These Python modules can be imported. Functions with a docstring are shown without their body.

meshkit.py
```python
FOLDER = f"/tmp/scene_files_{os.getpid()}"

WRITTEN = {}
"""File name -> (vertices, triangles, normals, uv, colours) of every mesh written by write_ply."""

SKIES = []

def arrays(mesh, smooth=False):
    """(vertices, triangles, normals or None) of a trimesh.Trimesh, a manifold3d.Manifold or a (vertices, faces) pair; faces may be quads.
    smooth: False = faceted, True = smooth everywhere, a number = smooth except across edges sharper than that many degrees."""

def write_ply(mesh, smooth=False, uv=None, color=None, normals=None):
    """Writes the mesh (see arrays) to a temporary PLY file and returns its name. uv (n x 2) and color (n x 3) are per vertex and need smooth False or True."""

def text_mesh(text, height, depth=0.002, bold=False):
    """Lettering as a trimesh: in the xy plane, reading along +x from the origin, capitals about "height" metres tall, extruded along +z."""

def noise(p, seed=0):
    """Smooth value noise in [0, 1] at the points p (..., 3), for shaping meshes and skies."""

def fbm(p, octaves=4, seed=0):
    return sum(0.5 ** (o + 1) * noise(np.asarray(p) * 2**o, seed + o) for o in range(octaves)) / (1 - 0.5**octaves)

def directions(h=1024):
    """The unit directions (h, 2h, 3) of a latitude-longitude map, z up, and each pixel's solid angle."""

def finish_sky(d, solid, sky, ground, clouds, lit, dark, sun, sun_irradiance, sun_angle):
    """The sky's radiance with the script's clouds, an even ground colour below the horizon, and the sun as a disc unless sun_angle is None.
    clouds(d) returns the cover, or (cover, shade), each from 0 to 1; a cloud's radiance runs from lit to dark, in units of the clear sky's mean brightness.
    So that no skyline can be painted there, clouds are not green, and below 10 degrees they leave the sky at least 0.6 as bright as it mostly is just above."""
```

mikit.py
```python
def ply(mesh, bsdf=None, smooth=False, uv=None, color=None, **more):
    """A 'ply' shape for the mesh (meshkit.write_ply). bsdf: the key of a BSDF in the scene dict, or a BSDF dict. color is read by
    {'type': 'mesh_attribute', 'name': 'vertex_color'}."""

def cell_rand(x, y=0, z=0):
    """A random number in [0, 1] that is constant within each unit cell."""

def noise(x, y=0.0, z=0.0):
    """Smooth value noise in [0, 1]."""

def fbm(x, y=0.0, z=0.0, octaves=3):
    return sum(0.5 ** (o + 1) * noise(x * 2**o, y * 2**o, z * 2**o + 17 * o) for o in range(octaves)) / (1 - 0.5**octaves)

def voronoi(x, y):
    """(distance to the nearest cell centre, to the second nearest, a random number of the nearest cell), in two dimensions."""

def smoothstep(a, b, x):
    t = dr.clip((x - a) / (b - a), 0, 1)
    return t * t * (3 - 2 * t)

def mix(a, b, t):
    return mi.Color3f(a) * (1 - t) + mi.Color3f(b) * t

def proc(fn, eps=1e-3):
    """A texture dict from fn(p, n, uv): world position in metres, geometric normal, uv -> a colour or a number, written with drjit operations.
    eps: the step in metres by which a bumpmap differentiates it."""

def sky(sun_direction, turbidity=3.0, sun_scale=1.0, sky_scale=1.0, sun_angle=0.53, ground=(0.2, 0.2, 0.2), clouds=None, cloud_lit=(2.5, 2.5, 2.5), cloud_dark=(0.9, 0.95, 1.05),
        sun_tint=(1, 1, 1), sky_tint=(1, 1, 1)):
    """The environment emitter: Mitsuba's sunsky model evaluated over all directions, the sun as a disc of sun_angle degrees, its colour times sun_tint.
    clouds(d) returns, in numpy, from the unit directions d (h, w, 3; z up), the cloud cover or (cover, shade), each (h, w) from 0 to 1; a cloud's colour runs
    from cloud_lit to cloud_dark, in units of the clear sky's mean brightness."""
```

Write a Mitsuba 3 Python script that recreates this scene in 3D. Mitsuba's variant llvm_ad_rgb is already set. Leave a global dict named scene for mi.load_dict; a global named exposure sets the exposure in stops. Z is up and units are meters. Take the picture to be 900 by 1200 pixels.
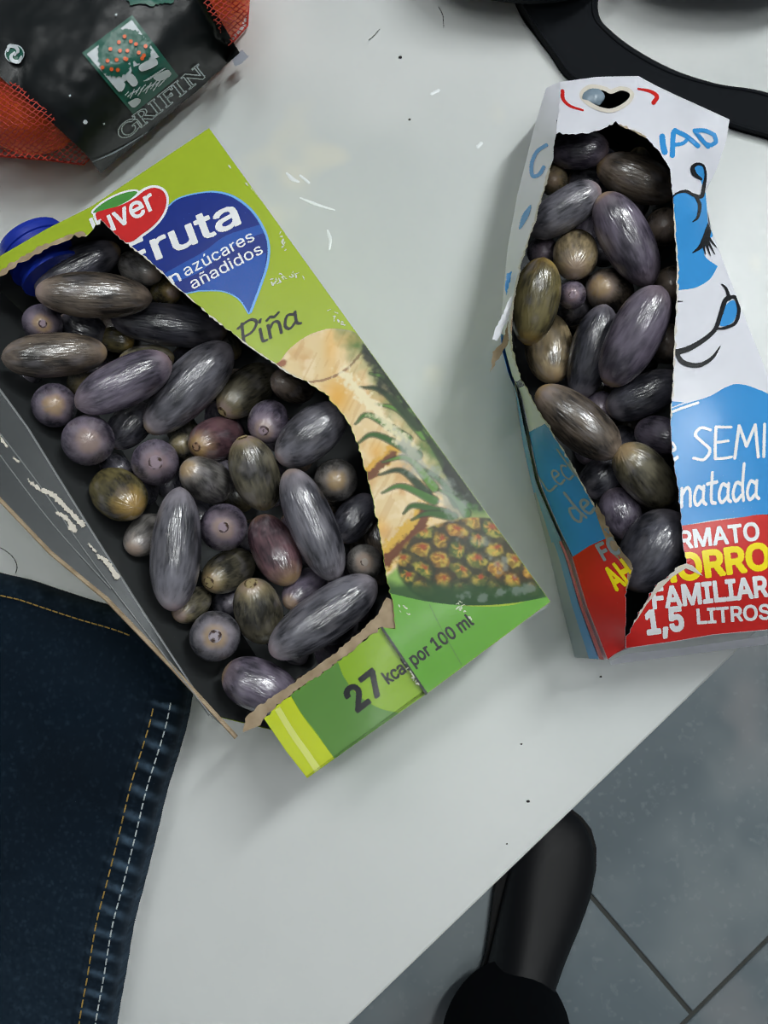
import math, random
import numpy as np, trimesh, drjit as dr, mitsuba as mi, mikit, meshkit
from scipy.interpolate import RBFInterpolator
from scipy.spatial import Delaunay
import shapely
from shapely import affinity
from shapely.geometry import Polygon, MultiPolygon, LineString, Point, box
from shapely.ops import unary_union
from mikit import noise, fbm, smoothstep, mix

random.seed(7)
rng = np.random.default_rng(7)
T = mi.ScalarTransform4f
scene, labels = {}, {}

# ------------------------------------------------------------------ camera, light, exposure
FOCAL, TILT, EYE = 1000.0, math.radians(10.0), 0.39          # focal length in pixels of the 900x1200 frame; camera height above the table
FLOOR_Z = -0.72
exposure = 0.0
ct, st = math.cos(TILT), math.sin(TILT)
scene['camera'] = {'type': 'perspective', 'fov_axis': 'x', 'fov': math.degrees(2 * math.atan(450 / FOCAL)), 'near_clip': 0.02, 'far_clip': 20,
                   'to_world': T().look_at(origin=[0, 0, EYE], target=[0, st, EYE - ct], up=[0, ct, st])}
scene['room_light'] = {'type': 'constant', 'radiance': {'type': 'rgb', 'value': [0.13, 0.14, 0.147]}}
LAMPS = [((0.80, 0.85, 1.85), (0.50, 0.05), 47, 80.0, 'lamp farthest to the upper right'), ((0.48, -0.10, 1.85), (0.50, 0.05), 47, 20.0, 'lamp above the table edge'), ((-0.40, 0.45, 1.85), (0.50, 0.05), 47, 24.0, 'lamp above the bag of oranges')]   # centre, half size, turn, radiance


def rays(px, py):
    d = np.stack([np.asarray(px, float) - 450, 600 - np.asarray(py, float), np.full(np.shape(px), -FOCAL)], -1)
    return np.stack([d[..., 0], d[..., 1] * ct - d[..., 2] * st, d[..., 1] * st + d[..., 2] * ct], -1)


def at(px, py, z):
    """The point of the world at height z that was measured at (px, py) of the photograph."""
    d = rays(px, py)
    s = (np.asarray(z, float) - EYE) / d[..., 2]
    return np.stack([d[..., 0] * s, d[..., 1] * s, EYE + d[..., 2] * s], -1)


def project(p):
    p = np.asarray(p, float) - [0, 0, EYE]
    y, z = p[..., 1] * ct + p[..., 2] * st, -p[..., 1] * st + p[..., 2] * ct
    return np.stack([450 + FOCAL * p[..., 0] / -z, 600 - FOCAL * y / -z], -1)


# ------------------------------------------------------------------ materials
def lin(r, g, b):
    return [((v / 255) / 12.92 if v <= 10 else ((v / 255 + 0.055) / 1.055) ** 2.4) for v in (r, g, b)]


def mat(name, rgb=None, rough=0.5, metal=0.0, spec=0.5, coat=0.0, tex=None, bump=None, scale=1.0, coat_gloss=0.9, **kw):
    d = {'type': 'principled', 'base_color': tex if tex else {'type': 'rgb', 'value': lin(*rgb)}, 'roughness': rough, 'metallic': metal, 'specular': spec, **kw}
    if coat:
        d['clearcoat'], d['clearcoat_gloss'] = coat, coat_gloss
    if bump:
        d = {'type': 'bumpmap', 'arbitrary': bump, 'scale': scale, 'bsdf': d}
    scene['m_' + name] = {'type': 'twosided', 'bsdf': d}
    return 'm_' + name


VC = {'type': 'mesh_attribute', 'name': 'vertex_color'}


def table_color(p, n, uv):
    base = mix(lin(202, 205, 204), lin(188, 193, 192), smoothstep(0.35, 0.75, fbm(p.x * 9, p.y * 9, 0.0, 3)))
    stain = smoothstep(0.66, 0.80, fbm(p.x * 22 + 5, p.y * 22, 3.0, 3)) * smoothstep(0.05, 0.15, p.y)
    base = mix(base, mi.Color3f(lin(214, 210, 192)), 0.45 * stain)
    return base


def tile_color(p, n, uv):
    a = fbm(p.x * 7, p.y * 7, 1.0, 4)
    c = mix(lin(111, 124, 131), lin(136, 146, 150), smoothstep(0.3, 0.7, a))
    c = mix(c, mi.Color3f(lin(158, 158, 160)), 0.75 * smoothstep(0.46, 0.68, fbm(p.x * 5 + 3.7, p.y * 5 + 9.2, 4.0, 4)))
    return mix(c, mi.Color3f(lin(170, 178, 180)), 0.22 * smoothstep(0.62, 0.9, fbm(p.x * 130, p.y * 130, 0.0, 3)))


def denim_bump(p, n, uv):
    return noise((p.x + p.y) * 1500, (p.x - p.y) * 700, 0.0)


def fibre_bump(p, n, uv):
    return 0.6 * noise(uv.x * 70, uv.y * 5.0, 1.0) + 0.4 * noise(uv.x * 150, uv.y * 9.0, 5.0)


def film_bump(p, n, uv):
    return fbm(p.x * 60, p.y * 60, p.z * 30, 3)


def board_color(p, n, uv):
    return mix(lin(128, 108, 82), lin(186, 168, 142), fbm(p.x * 260, p.y * 260, p.z * 260, 3))


def foil_color(p, n, uv):
    return mix(lin(56, 60, 62), lin(82, 85, 86), fbm(p.x * 40, p.y * 40, p.z * 40, 3))


mat('table', tex=mikit.proc(table_color), rough=0.32, spec=0.45)
mat('table_edge', (214, 218, 220), 0.25)
mat('tile', tex=mikit.proc(tile_color), rough=0.38, spec=0.4)
mat('grout', (74, 76, 74), 0.9)
mat('denim', tex={'type': 'mesh_attribute', 'name': 'vertex_color'}, rough=0.9, spec=0.15, bump=mikit.proc(denim_bump, 2e-4), scale=0.00015)
mat('ochre_thread', (150, 122, 62), 0.8)
mat('pale_thread', (176, 184, 188), 0.8)
mat('foil', tex=mikit.proc(foil_color), rough=0.5, metal=0.5)
mat('seal', (120, 138, 152), 0.3)
mat('foil_crease', (120, 124, 124), 0.5)
mat('board', tex=mikit.proc(board_color), rough=0.9, spec=0.2)
mat('pale_board', (206, 200, 188), 0.85, spec=0.2)
for nm, c in dict(lime=(152, 174, 34), leaf_green=(90, 158, 36), dark_green=(84, 132, 54), yellow_lime=(186, 200, 30), pale_lime=(206, 214, 110), mid_lime=(132, 170, 28),
                  print_white=(226, 228, 230), print_red=(196, 34, 34), print_blue=(16, 42, 126), sky_print=(110, 168, 220), mid_blue=(28, 78, 164), print_black=(10, 14, 20),
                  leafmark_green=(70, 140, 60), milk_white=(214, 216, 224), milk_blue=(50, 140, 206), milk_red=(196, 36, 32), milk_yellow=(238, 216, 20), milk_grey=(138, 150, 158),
                  gap_shade=(30, 40, 34)).items():  # last entry: near-black that stands in for shade in narrow gaps
    mat(nm, c, 0.34, spec=0.5, coat=0.25)
mat('worn', (206, 208, 190), 0.7)
mat('picture', tex=VC, rough=0.42, spec=0.35)
mat('acorn_skin', tex=VC, rough=0.27, spec=0.9, coat=1.0, coat_gloss=0.93, bump=mikit.proc(fibre_bump, 1e-4), scale=0.00022)
mat('acorn_scar', tex=VC, rough=0.75, spec=0.2)
mat('blue_plastic', (18, 44, 150), 0.3, coat=0.4)
mat('black_film', tex={'type': 'rgb', 'value': lin(11, 17, 19)}, rough=0.42, spec=0.4, bump=mikit.proc(film_bump), scale=0.002)
mat('film_green', (22, 84, 70), 0.4)
mat('film_white', (188, 196, 200), 0.4)
mat('film_orange', (206, 92, 40), 0.4)
mat('clear_film', (150, 160, 172), 0.25)
mat('orange_peel', (206, 84, 26), 0.55, bump=mikit.proc(lambda p, n, uv: noise(p.x * 900, p.y * 900, p.z * 900), 2e-4), scale=0.0002)
mat('net', (186, 60, 48), 0.5)
mat('black_fabric', (13, 17, 22), 0.85, spec=0.2)
mat('black_leather', (11, 13, 17), 0.55, spec=0.35)
mat('rubber', (12, 13, 14), 0.8)
mat('trousers', (9, 12, 16), 0.95, spec=0.1)
mat('speck', (34, 34, 34), 0.8)
mat('lamp_housing', (220, 220, 220), 0.5)


# ------------------------------------------------------------------ scene helpers
def add(key, mesh, m, smooth=False, label=None, cat=None, group=None, kind=None, **kw):
    k, i = key, 0
    while k in scene:
        i += 1
        k = f'{key}_{i:03d}'
    scene[k] = mikit.ply(mesh, m, smooth=smooth, **kw)
    tag(k, label, cat, group, kind)
    return k


def tag(k, label=None, cat=None, group=None, kind=None):
    d = {a: b for a, b in (('label', label), ('category', cat), ('group', group), ('kind', kind)) if b}
    if d:
        labels[k] = {**labels.get(k, {}), **d}


def polys(g):
    return [q for q in getattr(g, 'geoms', [g]) if isinstance(q, Polygon) and q.area > 0.02]


def twice_area(v, f):
    p, q = v[f[:, 1]] - v[f[:, 0]], v[f[:, 2]] - v[f[:, 0]]
    return p[:, 0] * q[:, 1] - p[:, 1] * q[:, 0]


def dense(poly, step, edge=None):
    """Vertices and triangles of an even triangulation of a polygon."""
    edge = edge or step * 0.5
    V, F, n = [], [], 0
    for q in polys(poly):
        q = q.buffer(0)
        b = [np.asarray(r.segmentize(edge).coords)[:-1] for r in [q.exterior, *q.interiors]]
        x0, y0, x1, y1 = q.bounds
        gx, gy = np.meshgrid(np.arange(x0, x1, step), np.arange(y0, y1, step))
        g = np.stack([gx.ravel(), gy.ravel()], 1) + [[0.37 * step * ((j // gx.shape[1]) % 2), 0] for j in range(gx.size)]
        inner = q.buffer(-0.45 * step)
        g = g[shapely.contains_xy(inner, g[:, 0], g[:, 1])] if not inner.is_empty else g[:0]
        v = np.vstack([*b, g])
        f = Delaunay(v).simplices
        c = v[f].mean(1)
        f = f[shapely.contains_xy(q, c[:, 0], c[:, 1])]
        a = twice_area(v, f)
        f = f[np.abs(a) > 1e-6]
        a = a[np.abs(a) > 1e-6]
        f[a > 0] = f[a > 0][:, ::-1]           # y runs down in the measured frame: keep the faces looking up
        V.append(v)
        F.append(f + n)
        n += len(v)
    return np.vstack(V), np.vstack(F)


def earcut(poly, most=7.0):
    V, F, n = [], [], 0
    for q in polys(poly):
        q = q.buffer(0)
        for q in polys(q):
            v, f = trimesh.creation.triangulate_polygon(q, engine='earcut')
            v, f = trimesh.remesh.subdivide_to_size(np.column_stack([v, np.zeros(len(v))]), f, most, max_iter=12)
            v = v[:, :2]
            a = twice_area(v, f)
            f = f[np.abs(a) > 1e-9]
            a = a[np.abs(a) > 1e-9]
            f[a > 0] = f[a > 0][:, ::-1]
            V.append(v)
            F.append(f + n)
            n += len(v)
    return (np.vstack(V), np.vstack(F)) if V else (None, None)


class Surface:
    """A gently bent sheet: heights known at some measured spots, smooth in between."""

    def __init__(self, spots, smooth=0.0, kernel='thin_plate_spline'):
        s = np.asarray(spots, float)
        self.f = RBFInterpolator(s[:, :2] / 100, s[:, 2], kernel=kernel, smoothing=smooth)

    def z(self, v):
        return self.f(np.asarray(v, float) / 100)

    def __call__(self, v, lift=0.0):
        return at(v[:, 0], v[:, 1], self.z(v) + lift)


def decal(key, poly, surf, m, lift=0.00015, clip=None, label=None):
    if clip is not None:
        poly = poly.buffer(0).intersection(clip)
    v, f = earcut(poly)
    if v is None:
        return None
    thing_, part = key.split('__', 1)
    if thing_ == 'juice_carton':                                     # a print belongs to the piece of board it is on
        part = ('torn_corner__' if (clip is not None and clip is globals().get('clip_l')) else 'front_panel__') + part
    elif thing_ == 'milk_carton':
        part = ('front_flap__' if surf is globals().get('lsurf') else 'front_panel__') + part
    elif thing_ == 'net_bag':
        part = 'wrapper__' + part
    return add(f'{thing_}__{part}', (surf(v, lift), f), m, label=label)


def sheet(key, poly, surf, m_out, m_in, thick=0.0006, step=8, out='front_panel', inner='foil_lining', rim='board', label=None, lift=0.0, torn=None):
    """A torn or cut piece of carton: printed face, foil face, and the raw board edge between them."""
    v, f = dense(poly, step)
    top, low = surf(v, lift), surf(v, lift - thick)
    add(f'{key}__{out}', (top, f), m_out, smooth=True, label=label)
    add(f'{key}__{inner}', (low, f[:, ::-1]), m_in, smooth=True)
    V, F, n = [], [], 0
    for q in polys(poly):
        for r in [q.exterior, *q.interiors]:
            e = np.asarray(r.segmentize(step * 0.5).coords)
            a, b = surf(e, lift), surf(e, lift - thick)
            k = len(e)
            i = np.arange(k - 1)
            if torn is not None:
                i = i[shapely.distance(torn, shapely.points((e[1:] + e[:-1]) / 2)) < 3.0]
            V += [a, b]
            F += [np.stack([i, i + 1, i + 1 + k], 1) + n, np.stack([i, i + 1 + k, i + k], 1) + n]
            n += 2 * k
    add(f'{key}__board_edge', (np.vstack(V), np.vstack(F)), 'm_' + rim)


def ruled(a, b, na=24, nb=8, bulge=0.0, sag=None):
    """A grid of points between two polylines (3-D), pushed out along its normal by a bulge."""
    def even(p, n):
        p = np.asarray(p, float)
        d = np.r_[0, np.cumsum(np.linalg.norm(np.diff(p, axis=0), axis=1))]
        return np.stack([np.interp(np.linspace(0, d[-1], n), d, p[:, k]) for k in range(3)], 1)
    A, B = even(a, na), even(b, na)
    t = np.linspace(0, 1, nb)[:, None, None]
    P = A[None] * (1 - t) + B[None] * t
    nrm = np.cross(A[-1] - A[0], (B - A).mean(0))
    nrm /= np.linalg.norm(nrm)
    P = P + nrm * (bulge * np.sin(np.pi * t) * np.sin(np.pi * np.linspace(0, 1, na))[None, :, None] ** 0.5)
    return P, nrm


def grid_faces(nb, na):
    i, j = np.meshgrid(np.arange(nb - 1), np.arange(na - 1), indexing='ij')
    q = np.stack([i * na + j, i * na + j + 1, (i + 1) * na + j + 1, (i + 1) * na + j], -1).reshape(-1, 4)
    return np.vstack([q[:, [0, 1, 2]], q[:, [0, 2, 3]]])


def wall(key, a, b, m_out, m_in, out='side_panel', thick=0.0006, bulge=0.0, inward=None, na=24, nb=8, label=None, hole=None, cut=False):
    """A carton wall between its top edge a and its bottom edge b."""
    P, nrm = ruled(a, b, na, nb, bulge)
    if inward is not None and np.dot(nrm, inward) > 0:
        nrm = -nrm
    f = grid_faces(nb, na)
    o = P.reshape(-1, 3)
    i = o - nrm * thick
    if hole is not None:
        c, r = hole
        keep = np.linalg.norm(o[f].mean(1) - c, axis=1) > r
        f = f[keep]
    add(f'{key}__{out}', (o, f), m_out, smooth=True, label=label)
    add(f'{key}__foil_lining', (i, f[:, ::-1]), m_in, smooth=True)
    if not cut:
        return
    e = [np.r_[np.arange(na)], np.arange(nb) * na, np.arange(nb) * na + na - 1, (nb - 1) * na + np.arange(na)]
    V, F, n = [], [], 0
    for ids in e:
        k = len(ids)
        j = np.arange(k - 1)
        V += [o[ids], i[ids]]
        F += [np.stack([j, j + 1, j + 1 + k], 1) + n, np.stack([j, j + 1 + k, j + k], 1) + n]
        n += 2 * k
    add(f'{key}__board_edge', (np.vstack(V), np.vstack(F)), 'm_board')


def catmull(p, n=10, closed=False):
    p = np.asarray(p, float)
    if len(p) < 3 and not closed:
        return p
    q = np.vstack([p[-1], p, p[:2]]) if closed else np.vstack([2 * p[0] - p[1], p, 2 * p[-1] - p[-2]])
    out = []
    for k in range(len(q) - 3):
        a, b, c, d = q[k:k + 4]
        t = np.linspace(0, 1, n, endpoint=False)[:, None]
        out.append(0.5 * (2 * b + (c - a) * t + (2 * a - 5 * b + 4 * c - d) * t ** 2 + (3 * b - a - 3 * c + d) * t ** 3))
    return np.vstack(out + ([] if closed else [p[-1:]]))


def blob(p, n=8):
    return Polygon(catmull(p, n, True)).buffer(0)


def stroke(p, w, n=10, cap='round', taper=None):
    c = catmull(p, n)
    if taper is None:
        return LineString(c).buffer(w / 2, cap_style=cap)
    ws = np.interp(np.linspace(0, 1, len(c)), np.linspace(0, 1, len(taper)), taper) * w / 2
    return unary_union([unary_union([Point(c[i]).buffer(max(ws[i], 0.05)), Point(c[i + 1]).buffer(max(ws[i + 1], 0.05))]).convex_hull for i in range(len(c) - 1)])


def ragged(p, amp, step=4.0, seed=0):
    """A polyline with the small teeth of torn board."""
    c = np.asarray(LineString(p).segmentize(step).coords)
    r = np.random.default_rng(seed)
    d = np.gradient(c, axis=0)
    d /= np.linalg.norm(d, axis=1, keepdims=True) + 1e-9
    a = r.normal(0, amp, len(c))
    a[0] = a[-1] = 0
    return c + np.stack([-d[:, 1], d[:, 0]], 1) * a[:, None]


_text = {}


def text_shape(s, bold=False):
    if (s, bold) not in _text:
        m = meshkit.text_mesh(s, 1.0, 0.1, bold)
        v, f = m.vertices, m.faces
        flat = f[(np.abs(v[f][:, :, 2]) < 1e-6).all(1)]
        _text[s, bold] = unary_union([Polygon(v[t][:, :2]).buffer(1e-4) for t in flat if Polygon(v[t][:, :2]).area > 1e-9])
    return _text[s, bold]


def put(shape, p0, p1, height, slant=0.0, fit=True, lean=0.0):
    """Lettering (baseline along +x, capitals 1 high) written from p0 to p1 in the measured frame."""
    p0, p1 = np.asarray(p0, float), np.asarray(p1, float)
    L = np.linalg.norm(p1 - p0)
    e1 = (p1 - p0) / L
    e2 = np.array([e1[1], -e1[0]])
    e2 = e2 * math.cos(lean) + e1 * math.sin(lean)
    x0, _, x1, _ = shape.bounds
    sx = L / (x1 - x0) if fit else height
    a = e1 * sx
    b = e2 * height + e1 * slant * height
    return affinity.affine_transform(shape, [a[0], b[0], a[1], b[1], p0[0] - a[0] * x0, p0[1] - a[1] * x0])


GLYPH = {
    'L': (0.5, [[(.1, 1), (.05, .4), (.05, .02), (.45, .05)]]),
    'e': (0.42, [[(.05, .28), (.33, .32), (.28, .48), (.12, .46), (.04, .25), (.12, .03), (.38, .08)]]),
    'c': (0.4, [[(.35, .42), (.2, .5), (.05, .27), (.12, .03), (.36, .06)]]),
    'h': (0.42, [[(.08, 1), (.06, .5), (.06, 0)], [(.06, .28), (.2, .48), (.33, .4), (.34, 0)]]),
    'S': (0.55, [[(.45, .92), (.2, 1), (.05, .8), (.25, .55), (.45, .3), (.3, .02), (.02, .08)]]),
    'E': (0.55, [[(.45, .97), (.25, .98), (.05, 1)], [(.05, 1), (.04, .5), (.05, .02)], [(.05, .02), (.3, .02), (.48, .05)], [(.05, .52), (.2, .53), (.38, .55)]]),
    'M': (0.75, [[(.02, 0), (.12, 1)], [(.12, 1), (.33, .35)], [(.33, .35), (.55, 1)], [(.55, 1), (.65, 0)]]),
    'I': (0.15, [[(.05, 1), (.05, .5), (.05, 0)]]),
    'd': (0.48, [[(.36, .42), (.15, .5), (.04, .2), (.14, .0), (.34, .15)], [(.4, 1), (.36, .4), (.4, 0)]]),
    's': (0.36, [[(.3, .46), (.12, .48), (.1, .32), (.28, .2), (.22, .02), (.02, .04)]]),
    'n': (0.44, [[(.05, .5), (.05, .25), (.05, 0)], [(.05, .3), (.2, .5), (.33, .42), (.35, 0)]]),
    'a': (0.48, [[(.34, .42), (.15, .5), (.04, .2), (.14, .0), (.34, .15)], [(.36, .5), (.35, .1), (.44, 0)]]),
    't': (0.36, [[(.16, .85), (.14, .1), (.28, .0)], [(0, .55), (.15, .57), (.32, .58)]]),
    'P': (0.5, [[(.1, 0), (.08, .4), (.12, 1)], [(.0, .9), (.35, 1), (.5, .8), (.35, .55), (.12, .5)]]),
    'i': (0.22, [[(.05, .5), (.06, .05), (.16, .0)], [(.08, .74), (.1, .8), (.11, .82)]]),
    'ñ': (0.44, [[(.05, .5), (.05, .25), (.05, 0)], [(.05, .3), (.2, .5), (.33, .42), (.35, 0)], [(.05, .68), (.15, .75), (.25, .68), (.38, .76)]]),
    ' ': (0.3, []),
}


def script(s, w):
    x, out = 0, []
    for ch in s:
        adv, lines = GLYPH[ch]
        out += [stroke([(a + x, b) for a, b in l], w, 6) for l in lines]
        x += adv
    return unary_union(out)


def serif_word():
    """GRIFIN in thin outlined capitals with serifs."""
    def bar(a, b, w):
        return LineString([a, b]).buffer(w / 2, cap_style='flat')

    def sf(x, y):
        return bar((x - .17, y), (x + .17, y), .07)
    S, t = .17, .09
    I = unary_union([bar((0, 0), (0, 1), S), sf(0, .035), sf(0, .965)])
    ring = Point(0, 0).buffer(.5).difference(affinity.scale(Point(0, 0).buffer(.42), .78, 1.0))
    G = affinity.translate(unary_union([ring.difference(box(.12, -.18, .6, .24)), bar((.36, -.4), (.36, -.02), S * .8), bar((.2, -.03), (.52, -.03), .07)]), 0, .5)
    F = unary_union([I, bar((0, .95), (.52, .95), t), bar((.5, .76), (.5, 1), .07), bar((0, .5), (.36, .5), t), bar((.35, .4), (.35, .6), .06)])
    bowl = affinity.translate(affinity.scale(Point(0, 0).buffer(.27), 1.1, .95).difference(affinity.scale(Point(0, 0).buffer(.18), 1, 1.05)), .16, .74)
    R = unary_union([I, bowl, bar((.16, .5), (.52, .02), S), bar((.4, .03), (.66, .03), .06)])
    N = unary_union([bar((0, 0), (0, 1), t), bar((.62, 0), (.62, 1), t), bar((0, .98), (.62, .04), S), sf(0, .035), sf(.62, .965), bar((-.15, .965), (0.05, .965), .07)])
    x, out = 0, []
    for g, l, w in ((G, -.5, 1.12), (R, 0, .86), (I, 0, .52), (F, 0, .76), (I, 0, .52), (N, 0, .7)):
        out.append(affinity.translate(g, x - l if l else x, 0))
        x += w
    return unary_union([g.buffer(0.035).difference(g.buffer(-0.02)) for g in out])


def tube(points, radius, sides=6):
    p = np.asarray(points, float)
    t = np.gradient(p, axis=0)
    t /= np.linalg.norm(t, axis=1, keepdims=True) + 1e-12
    a = np.cross(t, [0, 0, 1.0])
    a = np.where(np.linalg.norm(a, axis=1, keepdims=True) < 1e-3, np.cross(t, [1.0, 0, 0]), a)
    a /= np.linalg.norm(a, axis=1, keepdims=True) + 1e-12
    b, ang = np.cross(t, a), np.arange(sides) * 2 * np.pi / sides
    r = np.broadcast_to(radius, (len(p),))[:, None, None]
    v = p[:, None] + r * (np.cos(ang)[None, :, None] * a[:, None] + np.sin(ang)[None, :, None] * b[:, None])
    i, j = np.meshgrid(np.arange(len(p) - 1), np.arange(sides), indexing='ij')
    q = np.stack([i * sides + j, i * sides + (j + 1) % sides, (i + 1) * sides + (j + 1) % sides, (i + 1) * sides + j], -1).reshape(-1, 4)
    return trimesh.Trimesh(v.reshape(-1, 3), np.vstack([q[:, [0, 1, 2]], q[:, [0, 2, 3]]]), process=False)


def lathe(profile, n=48):
    """A surface of revolution about z from (radius, z) pairs."""
    p = np.asarray(profile, float)
    a = np.linspace(0, 2 * np.pi, n, endpoint=False)
    v = np.stack([p[:, 0:1] * np.cos(a), p[:, 0:1] * np.sin(a), np.repeat(p[:, 1:2], n, 1)], -1)
    i, j = np.meshgrid(np.arange(len(p) - 1), np.arange(n), indexing='ij')
    q = np.stack([i * n + j, i * n + (j + 1) % n, (i + 1) * n + (j + 1) % n, (i + 1) * n + j], -1).reshape(-1, 4)
    return trimesh.Trimesh(v.reshape(-1, 3), np.vstack([q[:, [0, 1, 2]], q[:, [0, 2, 3]]]), process=False)


def frame(axis):
    w = np.asarray(axis, float) / np.linalg.norm(axis)
    u = np.cross(w, [0, 0, 1.0] if abs(w[2]) < 0.9 else [1.0, 0, 0])
    u /= np.linalg.norm(u)
    return np.stack([u, np.cross(w, u), w], 1)


# ------------------------------------------------------------------ floor: grey tiles in running bond
cross = at(811.9, 1189.4, FLOOR_Z)
dl2 = at(900, 1101.3, FLOOR_Z) - cross
ang = math.atan2(dl2[1], dl2[0])
ex, ey = np.array([math.cos(ang), math.sin(ang), 0]), np.array([-math.sin(ang), math.cos(ang), 0])
TW, TH, GAP = 0.46, 0.46, 0.0055
fl = trimesh.creation.box([4.2, 4.2, 0.05])
fl.apply_translation([cross[0], cross[1] + 0.6, FLOOR_Z - 0.029])
add('floor', fl, 'm_grout', label='grey tiled floor with dark grout lines below the table', kind='structure')
def tile_mesh():
    a, b, c = TW / 2 - GAP / 2, TH / 2 - GAP / 2, 0.0012
    P = [(-a, -b, -.008), (a, -b, -.008), (a, b, -.008), (-a, b, -.008), (-a, -b, -c), (a, -b, -c), (a, b, -c), (-a, b, -c),
         (-a + c, -b + c, 0), (a - c, -b + c, 0), (a - c, b - c, 0), (-a + c, b - c, 0)]
    F = []
    for l in (0, 4):
        for k in range(4):
            F.append([l + k, l + (k + 1) % 4, l + 4 + (k + 1) % 4, l + 4 + k])
    return np.array(P), np.array(F + [[8, 9, 10, 11]])
tile_ply = mikit.ply(tile_mesh(), 'm_tile')
n_tile = 0
for r in range(-2, 4):
    for c in range(-3, 3):
        off = 0.0 if r >= 0 and r % 2 == 0 else (TW * 0.5 if r % 2 else 0.0)
        o = cross + ex * (c * TW + TW / 2 + off) + ey * (r * TH + TH / 2)
        k = 'floor__tile' + (f'_{n_tile:03d}' if n_tile else '')
        n_tile += 1
        scene[k] = {**tile_ply, 'to_world': T().translate([float(o[0]), float(o[1]), FLOOR_Z]).rotate([0, 0, 1], math.degrees(ang))}

# ------------------------------------------------------------------ table: a white top with one edge running across the lower right
e0, e1 = at(410, 1200, 0), at(870, 757, 0)
td = (e1 - e0) / np.linalg.norm(e1 - e0)
tn = np.array([-td[1], td[0], 0])                      # towards the table
A0, A1 = e0 - td * 0.35, e0 + td * 0.95
prof = [(0, -0.025), (0, -0.0010), (0.0003, -0.0003), (0.0010, 0.0), (0.9, 0.0), (0.9, -0.025), (0, -0.025)]
def bar_mesh(a, b, nrm, prof):
    V = [p + nrm * d + np.array([0, 0, z]) for p in (a, b) for d, z in prof[:-1]]
    n = len(prof) - 1
    F = [[k, (k + 1) % n, n + (k + 1) % n] for k in range(n)] + [[k, n + (k + 1) % n, n + k] for k in range(n)]
    F += [[0, k + 1, k] for k in range(1, n - 1)] + [[n, n + k, n + k + 1] for k in range(1, n - 1)]
    m = trimesh.Trimesh(V, F, process=False)
    trimesh.repair.fix_normals(m)
    return m
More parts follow.
